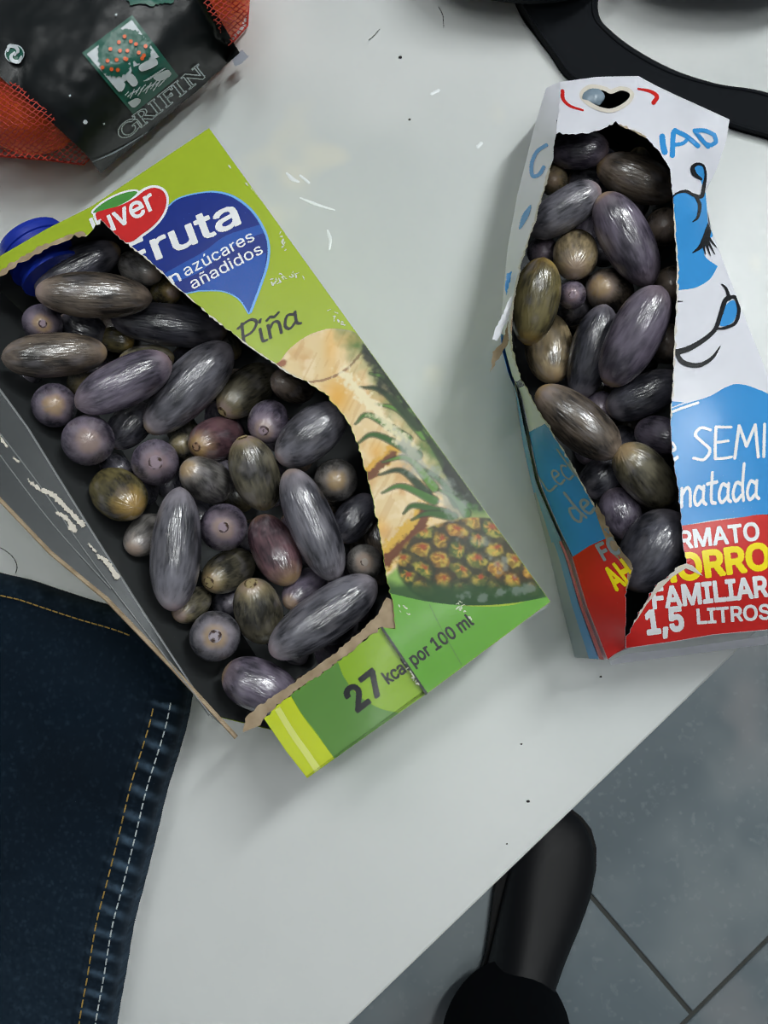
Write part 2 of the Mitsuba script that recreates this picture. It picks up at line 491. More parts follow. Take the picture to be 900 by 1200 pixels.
add('table__table_top', bar_mesh(A0, A1, tn, prof), 'm_table', smooth=20)
tag('table', 'white laminate table under the two cartons, the bag and the jeans', 'table')
for a, b in ((0.12, 0.08), (1.18, 0.08), (0.12, 0.80), (1.18, 0.80)):
    q = A0 + td * a + tn * b
    m = trimesh.creation.box([0.045, 0.045, -FLOOR_Z - 0.025])
    m.apply_translation([q[0], q[1], (FLOOR_Z - 0.025) / 2])
    add('table__leg', m, 'm_table_edge')

# ------------------------------------------------------------------ ceiling lamps
for n_lamp, (c, (hx, hy), turn, power, where) in enumerate(LAMPS):
    k = 'ceiling_lamp' + (f'_{n_lamp:03d}' if n_lamp else '')
    tw = T().translate(list(c)).rotate([0, 0, 1], turn)
    scene[k + '__diffuser'] = {**mikit.ply((np.array([[-hx, -hy, 0], [hx, -hy, 0], [hx, hy, 0], [-hx, hy, 0.0]]), np.array([[0, 2, 1], [0, 3, 2]])), 'm_lamp_housing'), 'to_world': tw,
                               'emitter': {'type': 'area', 'radiance': {'type': 'rgb', 'value': [power * 0.97, power * 1.0, power * 0.99]}}}
    hb = trimesh.creation.box([2 * hx + 0.04, 2 * hy + 0.04, 0.05])
    hb.apply_translation([0, 0, 0.028])
    scene[k + '__housing'] = {**mikit.ply(hb, 'm_lamp_housing'), 'to_world': tw}
    tag(k, 'long white ceiling ' + where + ', outside the photograph', 'ceiling lamp', 'ceiling lamps above the table')

# ------------------------------------------------------------------ juice carton
JZ = 0.070
J = 'juice_carton'
TR, BR, BL = (245, 150), (645, 705), (360, 912)
wTR, wBR, wBL = at(*TR, JZ), at(*BR, JZ), at(*BL, JZ)
wTL = wTR + (wBL - wBR)
TL = tuple(project(wTL))
jax = (wTR - wBR) / np.linalg.norm(wTR - wBR)          # along the carton, towards its cap
jw = (wBL - wBR) / np.linalg.norm(wBL - wBR)           # across, towards its left wall
hole_right = [(460, 703), (453, 680), (449, 650), (441, 605), (432, 565), (419, 520), (405, 490), (385, 465), (362, 449), (338, 438), (300, 412), (255, 378), (205, 335), (170, 302), (147, 285), (118, 258)]
hole_left = [(118, 258), (104, 274), (84, 280), (62, 287), (45, 298), (22, 310), (0, 325), (-40, 349), (TL[0] + 22, TL[1] + 28)]
tear_low = [(463, 737), (460, 703)]
main = Polygon([TR, (640, 698), BR, *[(500, 813), (447, 735)], *ragged(tear_low, 0.6, 4, 1), *ragged(hole_right, 0.7, 4, 2), *ragged(hole_left, 1.2, 5, 3), TL, (0, 300), (55, 268), (107, 242)]).buffer(0)
lowp = [(309, 842), (328, 824), (347, 809), (375, 790), (400, 773), (424, 753), (447, 735)]
low = Polygon([(500, 813), (430, 862), BL, (335, 880), *ragged(lowp, 1.0, 4, 4)]).buffer(0)
jsurf = Surface([(*TR, .070), (*BR, .0675), (*BL, .068), (*TL, .064), (110, 242, .0695), (0, 300, .066), (440, 425, .0705), (520, 540, .0715), (580, 620, .0715), (330, 430, .0735), (420, 560, .0735), (455, 690, .0735), (200, 330, .0735),
                 (250, 250, .0735), (310, 842, .066), (420, 760, .072), (497, 812, .0685), (440, 820, .070), (540, 700, .0725), (350, 270, .0712), (60, 285, .068)], 0.0005)
sheet(J, main, jsurf, 'm_lime', 'm_foil', torn=LineString([(463, 737), *hole_right, *hole_left]))
sheet(J, low, jsurf, 'm_mid_lime', 'm_foil', out='torn_corner', lift=-0.0018, torn=LineString([(500, 813), *lowp[::-1]]), label='lower left corner of the front, below the slit')
# torn band of bare board along the lower edge of the opening
band = Polygon([*ragged([(285, 858), (287, 842), (300, 829), (318, 818), (340, 803), (387, 770), (425, 738), (440, 722), (453, 700)], 0.8, 4, 5), (462, 704), (464, 736), (449, 736), *ragged(lowp[::-1], 0.9, 4, 6), (305, 850)]).buffer(0)
sheet(J, band, jsurf, 'm_board', 'm_foil', out='torn_board', lift=-0.0013, label='bare brown board along the torn lower edge')
rim = [(y[0], y[1]) for y in hole_right]
decal(f'{J}__torn_rim', LineString(ragged(hole_right[8:], 0.5, 4, 8)).buffer(1.2).intersection(main), jsurf, 'm_pale_board', 0.0003)
decal(f'{J}__torn_rim', unary_union([LineString(ragged([(95, 277), (62, 289), (45, 298), (22, 311), (0, 325), (-40, 349)], 1.0, 4, 9)).buffer(6)]).intersection(main), jsurf, 'm_board', 0.0003, label='brown torn edge beside the blue cap')

# prints on the front: the shapes as they lie on the board, cut where the board is torn
bub = [(196.7, 243), (210, 233), (233, 227), (253, 226), (273, 231.7), (293, 246.7), (306.7, 266.7), (313.3, 286.7), (311.7, 310), (303, 336.7), (291.7, 366.7), (283, 353), (273, 345), (257, 340), (233, 340), (205, 346), (150, 320), (120, 270), (150, 262)]
bubble = Polygon(np.vstack([catmull(bub[:11], 8), catmull(bub[10:15], 8)[1:], bub[15:]])).buffer(0)
clip_j = main.buffer(-0.4)
decal(f'{J}__bubble_border', affinity.translate(bubble, 2.2, -2.0).union(bubble.buffer(1.6)).union(affinity.translate(bubble, 3.0, 0.5)), jsurf, 'm_sky_print', 0.00012, clip_j)
decal(f'{J}__speech_bubble', bubble, jsurf, 'm_print_blue', 0.0002, clip_j, 'dark blue speech bubble print')
decal(f'{J}__bubble_wave', Polygon(np.vstack([catmull([(190, 322), (215, 308), (240, 294), (265, 276), (305, 263)]), catmull([(312, 272), (290, 280), (262, 296), (235, 318), (205, 330), (190, 330)])])).buffer(0).intersection(bubble), jsurf, 'm_mid_blue', 0.00026, clip_j)
decal(f'{J}__bubble_wave', Polygon(np.vstack([catmull([(215, 350), (250, 325), (280, 308), (312, 296)]), catmull([(311, 312), (303, 336), (292, 365), (283, 352), (268, 342)])])).buffer(0).intersection(bubble), jsurf, 'm_mid_blue', 0.00026, clip_j)
red = blob([(112, 252), (122, 246), (140, 241), (158, 232), (170, 223), (182, 220), (192, 225), (195, 236), (191, 250), (181, 263), (167, 274), (150, 284), (125, 275)])
decal(f'{J}__brand_badge', red.buffer(3.0), jsurf, 'm_print_white', 0.00030, clip_j)
leaf = blob([(109, 249), (118, 240), (133, 231), (150, 225), (161, 225), (152, 234), (137, 242), (120, 247)])
decal(f'{J}__brand_badge', leaf.buffer(2.2), jsurf, 'm_print_white', 0.00036, clip_j)
decal(f'{J}__brand_badge', leaf, jsurf, 'm_leafmark_green', 0.00044, clip_j)
decal(f'{J}__brand_badge', red, jsurf, 'm_print_red', 0.00048, clip_j, 'red oval badge print')
decal(f'{J}__lettering', put(text_shape('Juver').buffer(0.03), (103, 285), (184, 243), 24, slant=0.08), jsurf, 'm_print_white', 0.00055, clip_j)
decal(f'{J}__lettering', put(text_shape('Fruta').buffer(0.03), (150, 319), (283, 261), 31, slant=0.05), jsurf, 'm_print_white', 0.00034, clip_j)
decal(f'{J}__lettering', unary_union([put(text_shape('sin').buffer(0.02), (183, 343), (213, 328), 14), put(text_shape('azúcares').buffer(0.008), (218, 324), (299, 281), 13)]), jsurf, 'm_print_white', 0.00034, clip_j)
decal(f'{J}__lettering', put(text_shape('añadidos').buffer(0.008), (226, 339), (309, 296), 13), jsurf, 'm_print_white', 0.00034, clip_j)
decal(f'{J}__lettering', put(script('Piña', 0.085), (283, 413), (354, 378), 30, slant=0.25), jsurf, 'm_print_black', 0.0002, clip_j)

# lower part of the front
decal(f'{J}__bright_green_print', blob([(458, 695), (475, 699), (545, 710), (600, 709), (655, 695), (690, 740), (500, 840), (440, 760)], 6).union(Polygon([(440, 740), (470, 698), (520, 800), (500, 830)])), jsurf, 'm_leaf_green', 0.00014, clip_j)
clip_l = low.buffer(-0.3)
LL = -0.0018
decal(f'{J}__dark_green_print', Polygon(np.vstack([[(335, 822), (341, 813), (396, 776)], catmull([(396, 776), (404, 795), (420, 815), (445, 830), (470, 836)]), [(470, 850), (392, 900)], catmull([(392, 890), (372, 860), (355, 838), (341, 815)])])).buffer(0), jsurf, 'm_dark_green', 0.0001 + LL + 0.0001, clip_l)
decal(f'{J}__yellow_print', Polygon(np.vstack([[(300, 850), (338, 812)], catmull([(340, 814), (354, 838), (372, 862), (393, 890)]), [(360, 920)]])).buffer(0), jsurf, 'm_yellow_lime', 0.0003 + LL, clip_l)
decal(f'{J}__yellow_print', Polygon(np.vstack([catmull([(322, 832), (340, 862), (356, 885), (369, 905)]), catmull([(376, 900), (362, 880), (345, 856), (328, 828)])])).buffer(0), jsurf, 'm_pale_lime', 0.0004 + LL, clip_l)
txt = put(text_shape('27', True).buffer(0.03), (418, 835), (455, 806), 29)
decal(f'{J}__lettering', txt, jsurf, 'm_print_black', 0.0005 + LL, clip_l)
txt = put(text_shape('kcal por 100 ml', True).buffer(0.01), (455, 802), (556, 731), 15)
decal(f'{J}__lettering', txt, jsurf, 'm_print_black', 0.0005 + LL, clip_l)
decal(f'{J}__lettering', txt, jsurf, 'm_print_black', 0.0003, clip_j)

# the printed pineapple
def zc(x, y):
    return (320 + x / 2.647, 360 + y / 2.647)
pic = Polygon([zc(*q) for q in np.vstack([catmull([(-20, 175), (15, 172), (50, 130), (100, 92), (150, 72), (190, 66), (250, 76), (290, 112)]), [(330, 160), (900, 890)], catmull([(880, 893), (740, 918), (600, 925), (480, 913), (365, 888)]), [(200, 880)]])]).buffer(0).intersection(clip_j)
pv, pf = dense(pic, 1.15, 1.0)
def picture_colors(v):
    x, y = (v[:, 0] - 320) * 2.647, (v[:, 1] - 360) * 2.647
    P = np.stack([x, y, 0 * x], 1)
    nz = lambda s, seed, o=3: meshkit.fbm(P / s, o, seed)
    C = lambda *c: np.array(lin(*c))
    sm = lambda a, b, t: (lambda q: q * q * (3 - 2 * q))(np.clip((t - a) / (b - a), 0, 1))
    col = np.tile(C(226, 206, 164), (len(x), 1))
    def lay(c, a):
        nonlocal col
        a = np.clip(a, 0, 1)[:, None]
        col = col * (1 - a) + np.asarray(c) * a
    def seg(a, b):
        a, b = np.array(a, float), np.array(b, float)
        d = b - a
        t = np.clip(((x - a[0]) * d[0] + (y - a[1]) * d[1]) / (d @ d), 0, 1)
        return np.hypot(x - a[0] - t * d[0], y - a[1] - t * d[1]), t
    lay(C(206, 160, 96), sm(.5, .78, nz(70, 1)) * .55)
    lay(C(238, 222, 190), sm(.55, .75, nz(38, 2)) * .6)
    fib = meshkit.noise(np.stack([(x + .5 * y) / 9, (y - .5 * x) / 90, 0 * x], 1), 3)
    lay(C(196, 158, 104), (fib > .72) * .25)
    for cx, cy, rx, ry, a in ((200, 275, 45, 60, .9), (180, 130, 25, 70, .5), (320, 445, 30, 30, .7), (330, 680, 25, 30, .6), (245, 100, 40, 25, .5)):
        lay(C(224, 176, 74), a * np.exp(-((x - cx) / rx) ** 2 - ((y - cy) / ry) ** 2))
    def ridge(p, w, c, a=1.0, n=0.5):
        pts = catmull(p, 10)
        D = np.min([seg(pts[i], pts[i + 1])[0] for i in range(len(pts) - 1)], axis=0)
        lay(c, a * sm(w, w * .5, D + (nz(12, 7) - .5) * w * 2 * n))
    ridge([(115, 232), (170, 222), (230, 190), (275, 140)], 5, C(150, 112, 84), .8)
    ridge([(270, 530), (310, 500), (350, 470), (385, 435)], 26, C(214, 172, 60), .9)
    ridge([(275, 545), (320, 505), (372, 455)], 16, C(112, 58, 30), .9)
    ridge([(335, 790), (380, 740), (430, 700), (470, 640)], 40, C(214, 178, 66), .9)
    ridge([(338, 800), (395, 745), (452, 690), (475, 640)], 22, C(116, 62, 34), .95)
    ridge([(10, 178), (30, 172)], 14, C(150, 80, 60), .8)
    # green behind the fruit
    lay(C(150, 184, 104), sm(0, 20, (x - 335) * .72 + (y - 830) * .9 - 10 + 10 * nz(20, 5)) * sm(600, 690, y))
    # leaves
    edge_x = 0.7207 * (y + 555.0) / 1.0 * 1.0 - 163.0
    lay(C(66, 120, 44), sm(330, 470, x - .62 * (y - 150) + 120 * (nz(40, 8) - .5) + 120) * sm(680, 620, y))
    L = [((255, 362), (300, 336), (420, 410)), ((262, 422), (320, 396), (450, 460)), ((318, 300), (390, 320), (470, 400)), ((328, 520), (400, 508), (480, 580)), ((338, 576), (400, 555), (500, 600)),
         ((404, 640), (440, 615), (540, 640)), ((300, 205), (350, 225), (440, 330)), ((270, 248), (340, 262), (450, 370)), ((285, 135), (340, 180), (430, 290)), ((420, 470), (520, 540), (570, 610)),
         ((400, 280), (470, 360), (560, 500)), ((460, 380), (520, 470), (590, 600)), ((500, 560), (560, 590), (600, 640)), ((430, 660), (480, 640), (560, 650)), ((340, 480), (420, 470), (500, 560))]
    for k, (a, b, c) in enumerate(L):
        pts = catmull([a, b, c], 10)
        DT = [seg(pts[i], pts[i + 1])[0] - (3 + 13 * (i / len(pts))) for i in range(len(pts) - 1)]
        D = np.min(DT, axis=0)
        g = [C(84, 130, 60), C(62, 108, 40), C(108, 152, 66), C(52, 78, 44)][k % 4]
        lay(C(40, 56, 30), sm(3, 0, D) * .7)
        lay(g, sm(0, -5, D))
    D, t = seg((300, 130), (640, 590))
    lay(C(26, 40, 34), sm(34, 10, D + 60 * (nz(30, 11) - .5) - 20 * np.sin(t * 9)) * .9)
    # body of the fruit: rows of spiky eyes
    body = sm(0, 14, 1e3 * (1 - ((x - 640) / 262) ** 2 - ((y - 800) / 152) ** 2) / 8) * (y > 620)
    wx, wy = 34 * (nz(55, 41) - .5), 34 * (nz(55, 43) - .5)
    u, w = ((x + wx) * .88 + (y + wy) * .47) / 66, ((y + wy) * .88 - (x + wx) * .47) / 52
    u = u + .5 * (np.floor(w) % 2)
    fu, fw = u - np.floor(u) - .5, w - np.floor(w) - .5
    rr = np.hypot(fu, fw * .9) + .22 * (nz(16, 44) - .5)
    bc = np.tile(C(112, 118, 50), (len(x), 1))
    def mixin(c, a):
        nonlocal bc
        a = np.clip(a, 0, 1)[:, None]
        bc = bc * (1 - a) + np.asarray(c) * a
    cell = meshkit.noise(np.stack([np.floor(u) * 1.7, np.floor(w) * 2.3, 0 * x], 1), 21)
    mixin(C(178, 122, 52), sm(.3, .8, cell) * .7)
    mixin(C(70, 104, 44), sm(.5, .2, cell) * .7)
    mixin(C(198, 186, 92), sm(.5, .72, nz(22, 46)) * .7)
    spike = np.abs(np.sin(np.arctan2(fw + .12, fu) * 2.5 + 8 * nz(30, 17)))
    mixin(C(216, 176, 84), sm(.6, 1, spike) * sm(.55, .1, rr) * .8)
    mixin(C(166, 74, 40), sm(.26, .04, np.hypot(fu, fw + .12) + .2 * (nz(12, 47) - .5)) * .9)
    mixin(C(42, 44, 30), sm(.3, .52, np.hypot(fu, fw - .08) + .3 * (nz(14, 18) - .5)) * .85)
    mixin(C(34, 54, 36), sm(835, 900, y - .06 * np.abs(x - 560)) * .85)
    b = body[:, None]
    col = col * (1 - b) + bc * b
    lay(C(46, 92, 46), sm(850, 885, y + 18 * nz(30, 19)) * sm(0, -1, -(y - 840)) * .9)
    # print worn off down to the white board
    D, t = seg((215, 205), (600, 640))
    lay(C(236, 228, 196), sm(26, 6, D + 50 * (nz(14, 23) - .5)) * sm(.75, .45, t) * .85)
    D, t = seg((400, 420), (590, 640))
    lay(C(170, 178, 172), sm(40, 0, D + 90 * (nz(34, 25, 3) - .5) + 26 * (nz(9, 26, 2) - .5)) * .62)
    D, t = seg((600, 700), (720, 810))
    lay(C(168, 174, 168), sm(26, 0, D + 90 * (nz(30, 27, 3) - .5)) * .5)
    D, t = seg((560, 910), (800, 870))
    lay(C(150, 160, 156), sm(14, 0, D + 60 * (nz(26, 29, 3) - .5)) * .5)
    return np.clip(col, 0, 1) ** 1.22
add(f'{J}__front_panel__pineapple_print', (jsurf(pv, 0.0002), pf), 'm_picture', smooth=True, color=picture_colors(pv), label='printed pineapple with cut slices and green leaves')
wr = np.random.default_rng(17)
def scuff(x0, y0, x1, y1, n, w):
    out = []
    for _ in range(n):
        t_ = wr.uniform(0, 1)
        x, y = x0 + (x1 - x0) * t_ + wr.normal(0, w), y0 + (y1 - y0) * t_ + wr.normal(0, w)
        a_ = wr.uniform(0, 3.1)
        l_ = wr.uniform(1, 4.5)
        out.append(stroke([(x, y), (x + l_ * math.cos(a_) * .5, y + l_ * math.sin(a_) * .5 + wr.normal(0, .5)), (x + l_ * math.cos(a_), y + l_ * math.sin(a_))], wr.uniform(.6, 1.6), 3))
    return unary_union(out)
for q in ((288, 212, 305, 228, 14, 1.6), (318, 330, 352, 320, 26, 2.6), (330, 270, 334, 292, 12, 1.8), (388, 364, 400, 378, 10, 1.5), (536, 708, 550, 722, 14, 2.4), (468, 708, 480, 722, 6, 2), (262, 190, 300, 205, 3, 2)):
    decal(f'{J}__worn_spot', scuff(*q), jsurf, 'm_worn', 0.00022, clip_j)
decal(f'{J}__worn_spot', scuff(477, 772, 490, 806, 16, 1.3), jsurf, 'm_worn', 0.0004, clip_l)
decal(f'{J}__slit', Polygon([(446, 736), (448, 734), (501, 812), (499, 815)]), jsurf, 'm_gap_shade', 0.0003)  # dark strip painted on for the shade in the gap
decal(f'{J}__crease_line', stroke([(503, 708), (520, 742), (541, 779)], 1.0), jsurf, 'm_dark_green', 0.0003, clip_j)

# walls: right, bottom end, top end with the cap, splayed left wall, back
def lowered(p, z):
    p = np.array(p, float)
    p[..., 2] = z
    return p
n_r, n_b = -jw, -jax
top_right = jsurf(np.array([TR, (345, 288.75), (445, 427.5), (545, 566.25), BR], float), -0.0003)
bot_edge = jsurf(np.linspace(BR, BL, 6), -0.0003)
top_edge = jsurf(np.array([TL, (0, 300), (107, 242), TR], float), -0.0003)
zb = 0.0012
wall(J, top_right, lowered(top_right, zb), 'm_lime', 'm_foil', inward=jw)
wall(J, bot_edge, lowered(bot_edge, zb), 'm_leaf_green', 'm_foil', out='bottom_end', inward=jax)
CAPC = wTL + (wTR - wTL) * 0.205 + np.array([0, 0, -0.021])
wall(J, top_edge, lowered(top_edge, zb), 'm_lime', 'm_foil', out='top_end', inward=-jax, na=70, nb=44, hole=(CAPC, 0.0128))
# left wall leans out; the cut leaves a strip of the front on it
Lb0, Lb1 = lowered(wTL, zb), lowered(wBL, zb)
fold = np.vstack([top_edge[:1] - [0, 0, .002], at(np.array([-42, 32, 105, 170, 246]), np.array([400, 502, 620, 722, 838]), np.array([.058, .057, .058, .058, .054]))])
cut = at(np.array([-150, -62, 0, 60, 125, 200, 277]), np.array([395, 498, 585, 648, 702, 780, 864]), np.array([.055, .058, .060, .061, .061, .058, .052]))
wall(J, fold, np.array([Lb0, lowered(wTL + (wBL - wTL) * .5, zb), Lb0 * .04 + Lb1 * .96]), 'm_lime', 'm_foil', out='left_wall', inward=-jw, na=40, label='left wall splayed outward, its foil inside showing')
wall(J, cut, fold, 'm_lime', 'm_foil', out='cut_strip', inward=-jw, na=40, nb=5, cut=True)
add(f'{J}__board_edge', tube(cut + [0, 0, .0003], 0.0009), 'm_board', label='raw cut edge of the left wall')
# flakes of torn foil on the strip
FS = Surface([(32, 502, .057), (105, 620, .059), (170, 722, .059), (246, 838, .055), (0, 585, .061), (60, 648, .062), (125, 702, .062), (200, 780, .059), (-40, 400, .057), (-60, 500, .06)], 0.0003)
for k_, (pp, w_) in enumerate((([(33, 562), (45, 572), (62, 580), (78, 596), (97, 615)], 5.5), ([(66, 601), (76, 606), (86, 617)], 5), ([(82, 618), (88, 622)], 5), ([(104, 638), (112, 646)], 2.5), ([(114, 650), (126, 660), (137, 676)], 6), ([(0, 512), (8, 523)], 3), ([(16, 537), (22, 541)], 2))):
    g_ = stroke(pp, w_, 6, taper=[.4, .8, 1, .8, 1.1][:len(catmull(pp, 6))] if len(pp) > 2 else None)
    g_ = Polygon(ragged(list(g_.exterior.coords), .7, 2.0, 80 + k_)).buffer(0)
    v, f = earcut(g_, 5)
    add(f'{J}__foil_flake', (FS(v, 0.0006), f), 'm_pale_board')
add(f'{J}__fold_crease', tube(np.array(ruled(fold, fold + [0, 0, .01], 60, 2)[0][0]), .0007, 6), 'm_foil_crease', smooth=True)
add(f'{J}__foil_crease', trimesh.util.concatenate([tube(FS(catmull(c_, 8), .0003), .00025, 5) for c_ in ([(-30, 470), (40, 560), (110, 660), (190, 765), (250, 842)], [(-10, 520), (60, 612), (130, 690)])]), 'm_foil_crease')
back = np.array([Lb0, lowered(wTR, zb), lowered(wBR, zb), Lb1])
bm = trimesh.Trimesh(np.vstack([back, back - [0, 0, .0008]]), [[0, 2, 1], [0, 3, 2], [4, 5, 6], [4, 6, 7], [0, 1, 5], [0, 5, 4], [1, 2, 6], [1, 6, 5], [2, 3, 7], [2, 7, 6], [3, 0, 4], [3, 4, 7]], process=False)
add(f'{J}__back_panel', bm, 'm_foil')
tab = at(np.array([645, 640, 600, 602]), np.array([704, 712, 738, 734]), np.array([.066, .064, .05, .064]))
add(f'{J}__end_flap', (tab, np.array([[0, 1, 2], [0, 2, 3]])), 'm_print_white')
# cap
cR, cH = 0.0150, 0.0135
cp = [(0.0, cH)]
cp += [(cR * .86, cH), (cR * .95, cH - .0006), (cR * .985, cH - .002)]
for k in range(3):
    z0 = cH - .003 - k * .0034
    cp += [(cR, z0), (cR, z0 - .0022), (cR * .955, z0 - .0026), (cR * .955, z0 - .0031)]
cp += [(cR * 1.03, .0006), (cR * 1.03, 0.0), (0.0125, -.0004), (0.0125, -.004), (0.0142, -.0045), (0.0142, -.006), (0.0, -.006)]
capm = lathe(cp, 64)
Fm = np.eye(4)
Fm[:3, :3] = frame(jax + np.array([0, 0, 0.10]))
Fm[:3, 3] = CAPC + jax * 0.0008
capm.apply_transform(Fm)
add(f'{J}__screw_cap', capm, 'm_blue_plastic', smooth=35, label='blue ridged screw cap on the end')
tag(J, 'green pineapple juice carton lying torn open and filled with acorns', 'carton')

# ------------------------------------------------------------------ milk carton
M = 'milk_carton'
hr = [(722, 142), (727, 147), (756, 161), (772, 176), (785, 198), (789, 240), (791, 282), (794, 316), (791, 380), (788, 455), (785, 490), (788, 531), (795, 576), (798, 607), (800, 637), (804, 660)]
hl = [(657, 106), (652, 157), (646, 195), (640, 215), (627, 260), (611, 310), (604, 345), (598, 380), (601, 410), (612, 445), (625, 470), (650, 510), (668, 540), (690, 580), (703, 603), (712, 620), (728, 646), (740, 668), (734, 690), (733, 740)]
outer = [(640, 103), (626, 150), (606, 230), (595, 290), (591, 330), (588, 370), (592, 410), (600, 440), (609, 458), (622, 520), (632, 566), (652, 612), (670, 652), (688, 712), (712, 773)]
right = [(855, 140), (851, 165), (840, 198), (827, 222), (830, 260), (845, 300), (870, 365), (900, 440), (960, 590), (1012, 722)]
bottom = [(1012, 722), (900, 738), (835, 744), (795, 751), (733, 760), (712, 773)]
top = [(640, 103), (655, 97), (700, 90), (748, 89), (768, 100), (800, 115), (855, 140)]
tear = [(804, 660), (794, 664), (783, 676), (772, 684), (760, 700), (749, 718), (741, 734), (735, 744)]
spots = [(x, y, z) for (x, y), z in zip(right, (.060, .062, .064, .064, .066, .067, .068, .069, .069, .067))] + [(x, y, z) for (x, y), z in zip(hr, (.072, .073, .075, .077, .077, .077, .077, .077, .077, .077, .077, .077, .077, .077, .077, .077))]
spots += [(900, 738, .062), (835, 744, .062), (795, 751, .061), (733, 760, .058), (712, 773, .052), (820, 690, .074), (880, 690, .073), (960, 690, .070), (850, 500, .076), (850, 600, .076), (900, 560, .074), (960, 700, .069), (735, 742, .064), (760, 700, .072)]
spots += [(640, 103, .042), (655, 97, .044), (700, 90, .046), (748, 89, .047), (768, 100, .050), (800, 115, .054), (700, 122, .060), (750, 125, .062), (690, 156, .073), (652, 157, .072), (800, 150, .070), (815, 190, .070), (825, 150, .072), (845, 150, .063), (815, 250, .072)]
msurf = Surface(spots, 0.0008)
ls = [(x, y, z) for (x, y), z in zip(hl, (.050, .071, .074, .075, .076, .077, .077, .077, .077, .077, .077, .077, .077, .077, .076, .076, .074, .072, .070, .063))]
ls += [(x, y, z) for (x, y), z in zip(outer, (.042, .042, .042, .043, .043, .044, .046, .048, .050, .053, .054, .054, .053, .052, .050))] + [(733, 757, .057), (722, 765, .053), (735, 745, .062)]
lsurf = Surface(ls, 0.0008)
mr = Polygon([*ragged(hr, 0.5, 4, 12), *ragged(tear[1:], 0.9, 4, 14), (733, 746), (733, 760), *bottom[:-2][::-1], *right[::-1], *top[::-1][1:-2], (656, 96), (652, 157), *ragged([(652, 157), (690, 156), (712, 149), (722, 142)], 0.7, 4, 13)]).buffer(0)
opening = blob([(684, 112), (692, 104), (707, 106), (716, 110), (728, 106), (738, 110), (733, 119), (716, 127), (698, 123)])
mr = mr.difference(opening)
sheet(M, mr, msurf, 'm_milk_white', 'm_foil', torn=LineString(hr).union(LineString(tear)).union(LineString([(652, 157), (690, 156), (722, 142)])).union(opening.exterior))
ml = Polygon([(656, 96), *ragged(hl, 0.6, 4, 15), (733, 746), (733, 760), (722, 766), *outer[::-1]]).buffer(0)
sheet(M, ml, lsurf, 'm_milk_white', 'm_foil', step=5, torn=LineString(hl), out='front_flap', label='left half of the front, folded down beside the tear')
decal(f'{M}__opening_rim', opening.buffer(5).difference(opening.buffer(-0.3)).intersection(mr), msurf, 'm_pale_board', 0.0004)
decal(f'{M}__torn_rim', LineString(ragged(hl[2:10], 0.7, 4, 16)).buffer(1.9).intersection(ml), lsurf, 'm_pale_board', 0.0006)
decal(f'{M}__torn_rim', LineString(ragged(hl[9:15], 0.6, 4, 17)).buffer(1.6).intersection(ml), lsurf, 'm_pale_board', 0.0006)
decal(f'{M}__torn_rim', Polygon([*ragged([(700, 586), (705, 595), (713, 618), (728, 645), (743, 663), (740, 672), (735, 690)], 0.8, 4, 18), (733, 693), (735, 682), (735, 672), (724, 658), (713, 640), (703, 615), (697, 598)]).buffer(0).intersection(ml.buffer(3)), lsurf, 'm_board', 0.0006)
decal(f'{M}__torn_rim', LineString(ragged(hr[5:11], 0.6, 4, 20)).buffer(1.4).intersection(mr), msurf, 'm_pale_board', 0.0006)
decal(f'{M}__torn_rim', LineString(ragged(hr[1:3], 0.6, 4, 21)).buffer(1.6).intersection(mr), msurf, 'm_board', 0.0006)
decal(f'{M}__torn_rim', Polygon([*ragged(tear, 0.7, 4, 22), (733, 746), (737, 738), (748, 724), (758, 708), (770, 694), (788, 676), (804, 666), (824, 675), (812, 663)]).buffer(0).intersection(mr.buffer(2)), msurf, 'm_pale_board', 0.0006)

clip_r, clip_f = mr.buffer(-0.4), ml.buffer(-0.4)
def both(part, poly, m, lift=0.00018, label=None):
    decal(f'{M}__{part}', poly, msurf, m, lift, clip_r, label)
def left_only(part, poly, m, lift=0.00018, label=None):
    decal(f'{M}__{part}', poly, lsurf, m, lift + .0004, clip_f, label)
both('blue_print', Polygon(np.vstack([catmull([(770, 485), (800, 474), (830, 465), (850, 454), (865, 450), (885, 455), (910, 468), (980, 520)]), [(1020, 700)], catmull([(980, 610), (900, 603), (870, 606), (840, 609), (795, 617)]), [(770, 615)]])).buffer(0), 'm_milk_blue')
decal(f'{M}__blue_print', Polygon([(785, 470), (802, 471.5), (785, 478)]), msurf, 'm_milk_blue', 0.0003, clip_r)
both('white_line_print', stroke([(784, 484), (800, 478), (818, 472)], 3, 6), 'm_print_white', 0.0003)
both('red_print', Polygon(np.vstack([[(720, 620)], catmull([(720, 622), (797, 616), (840, 610), (870, 606), (900, 602), (1000, 600)]), [(1030, 740), (700, 790)]])).buffer(0), 'm_milk_red')
left_only('blue_print', Polygon([(600, 520), (624, 504), (642, 495), (720, 560), (730, 625), (712, 630), (690, 640), (672, 652), (640, 640), (600, 560)]), 'm_milk_blue')
left_only('red_print', Polygon(np.vstack([catmull([(650, 664), (672, 652), (690, 640), (708, 629), (740, 618)]), [(770, 780), (700, 790)]])).buffer(0), 'm_milk_red')
left_only('dark_print', blob([(595, 441), (600, 447), (608, 446), (614, 440), (616, 450), (606, 455), (598, 451)], 5), 'm_print_black')
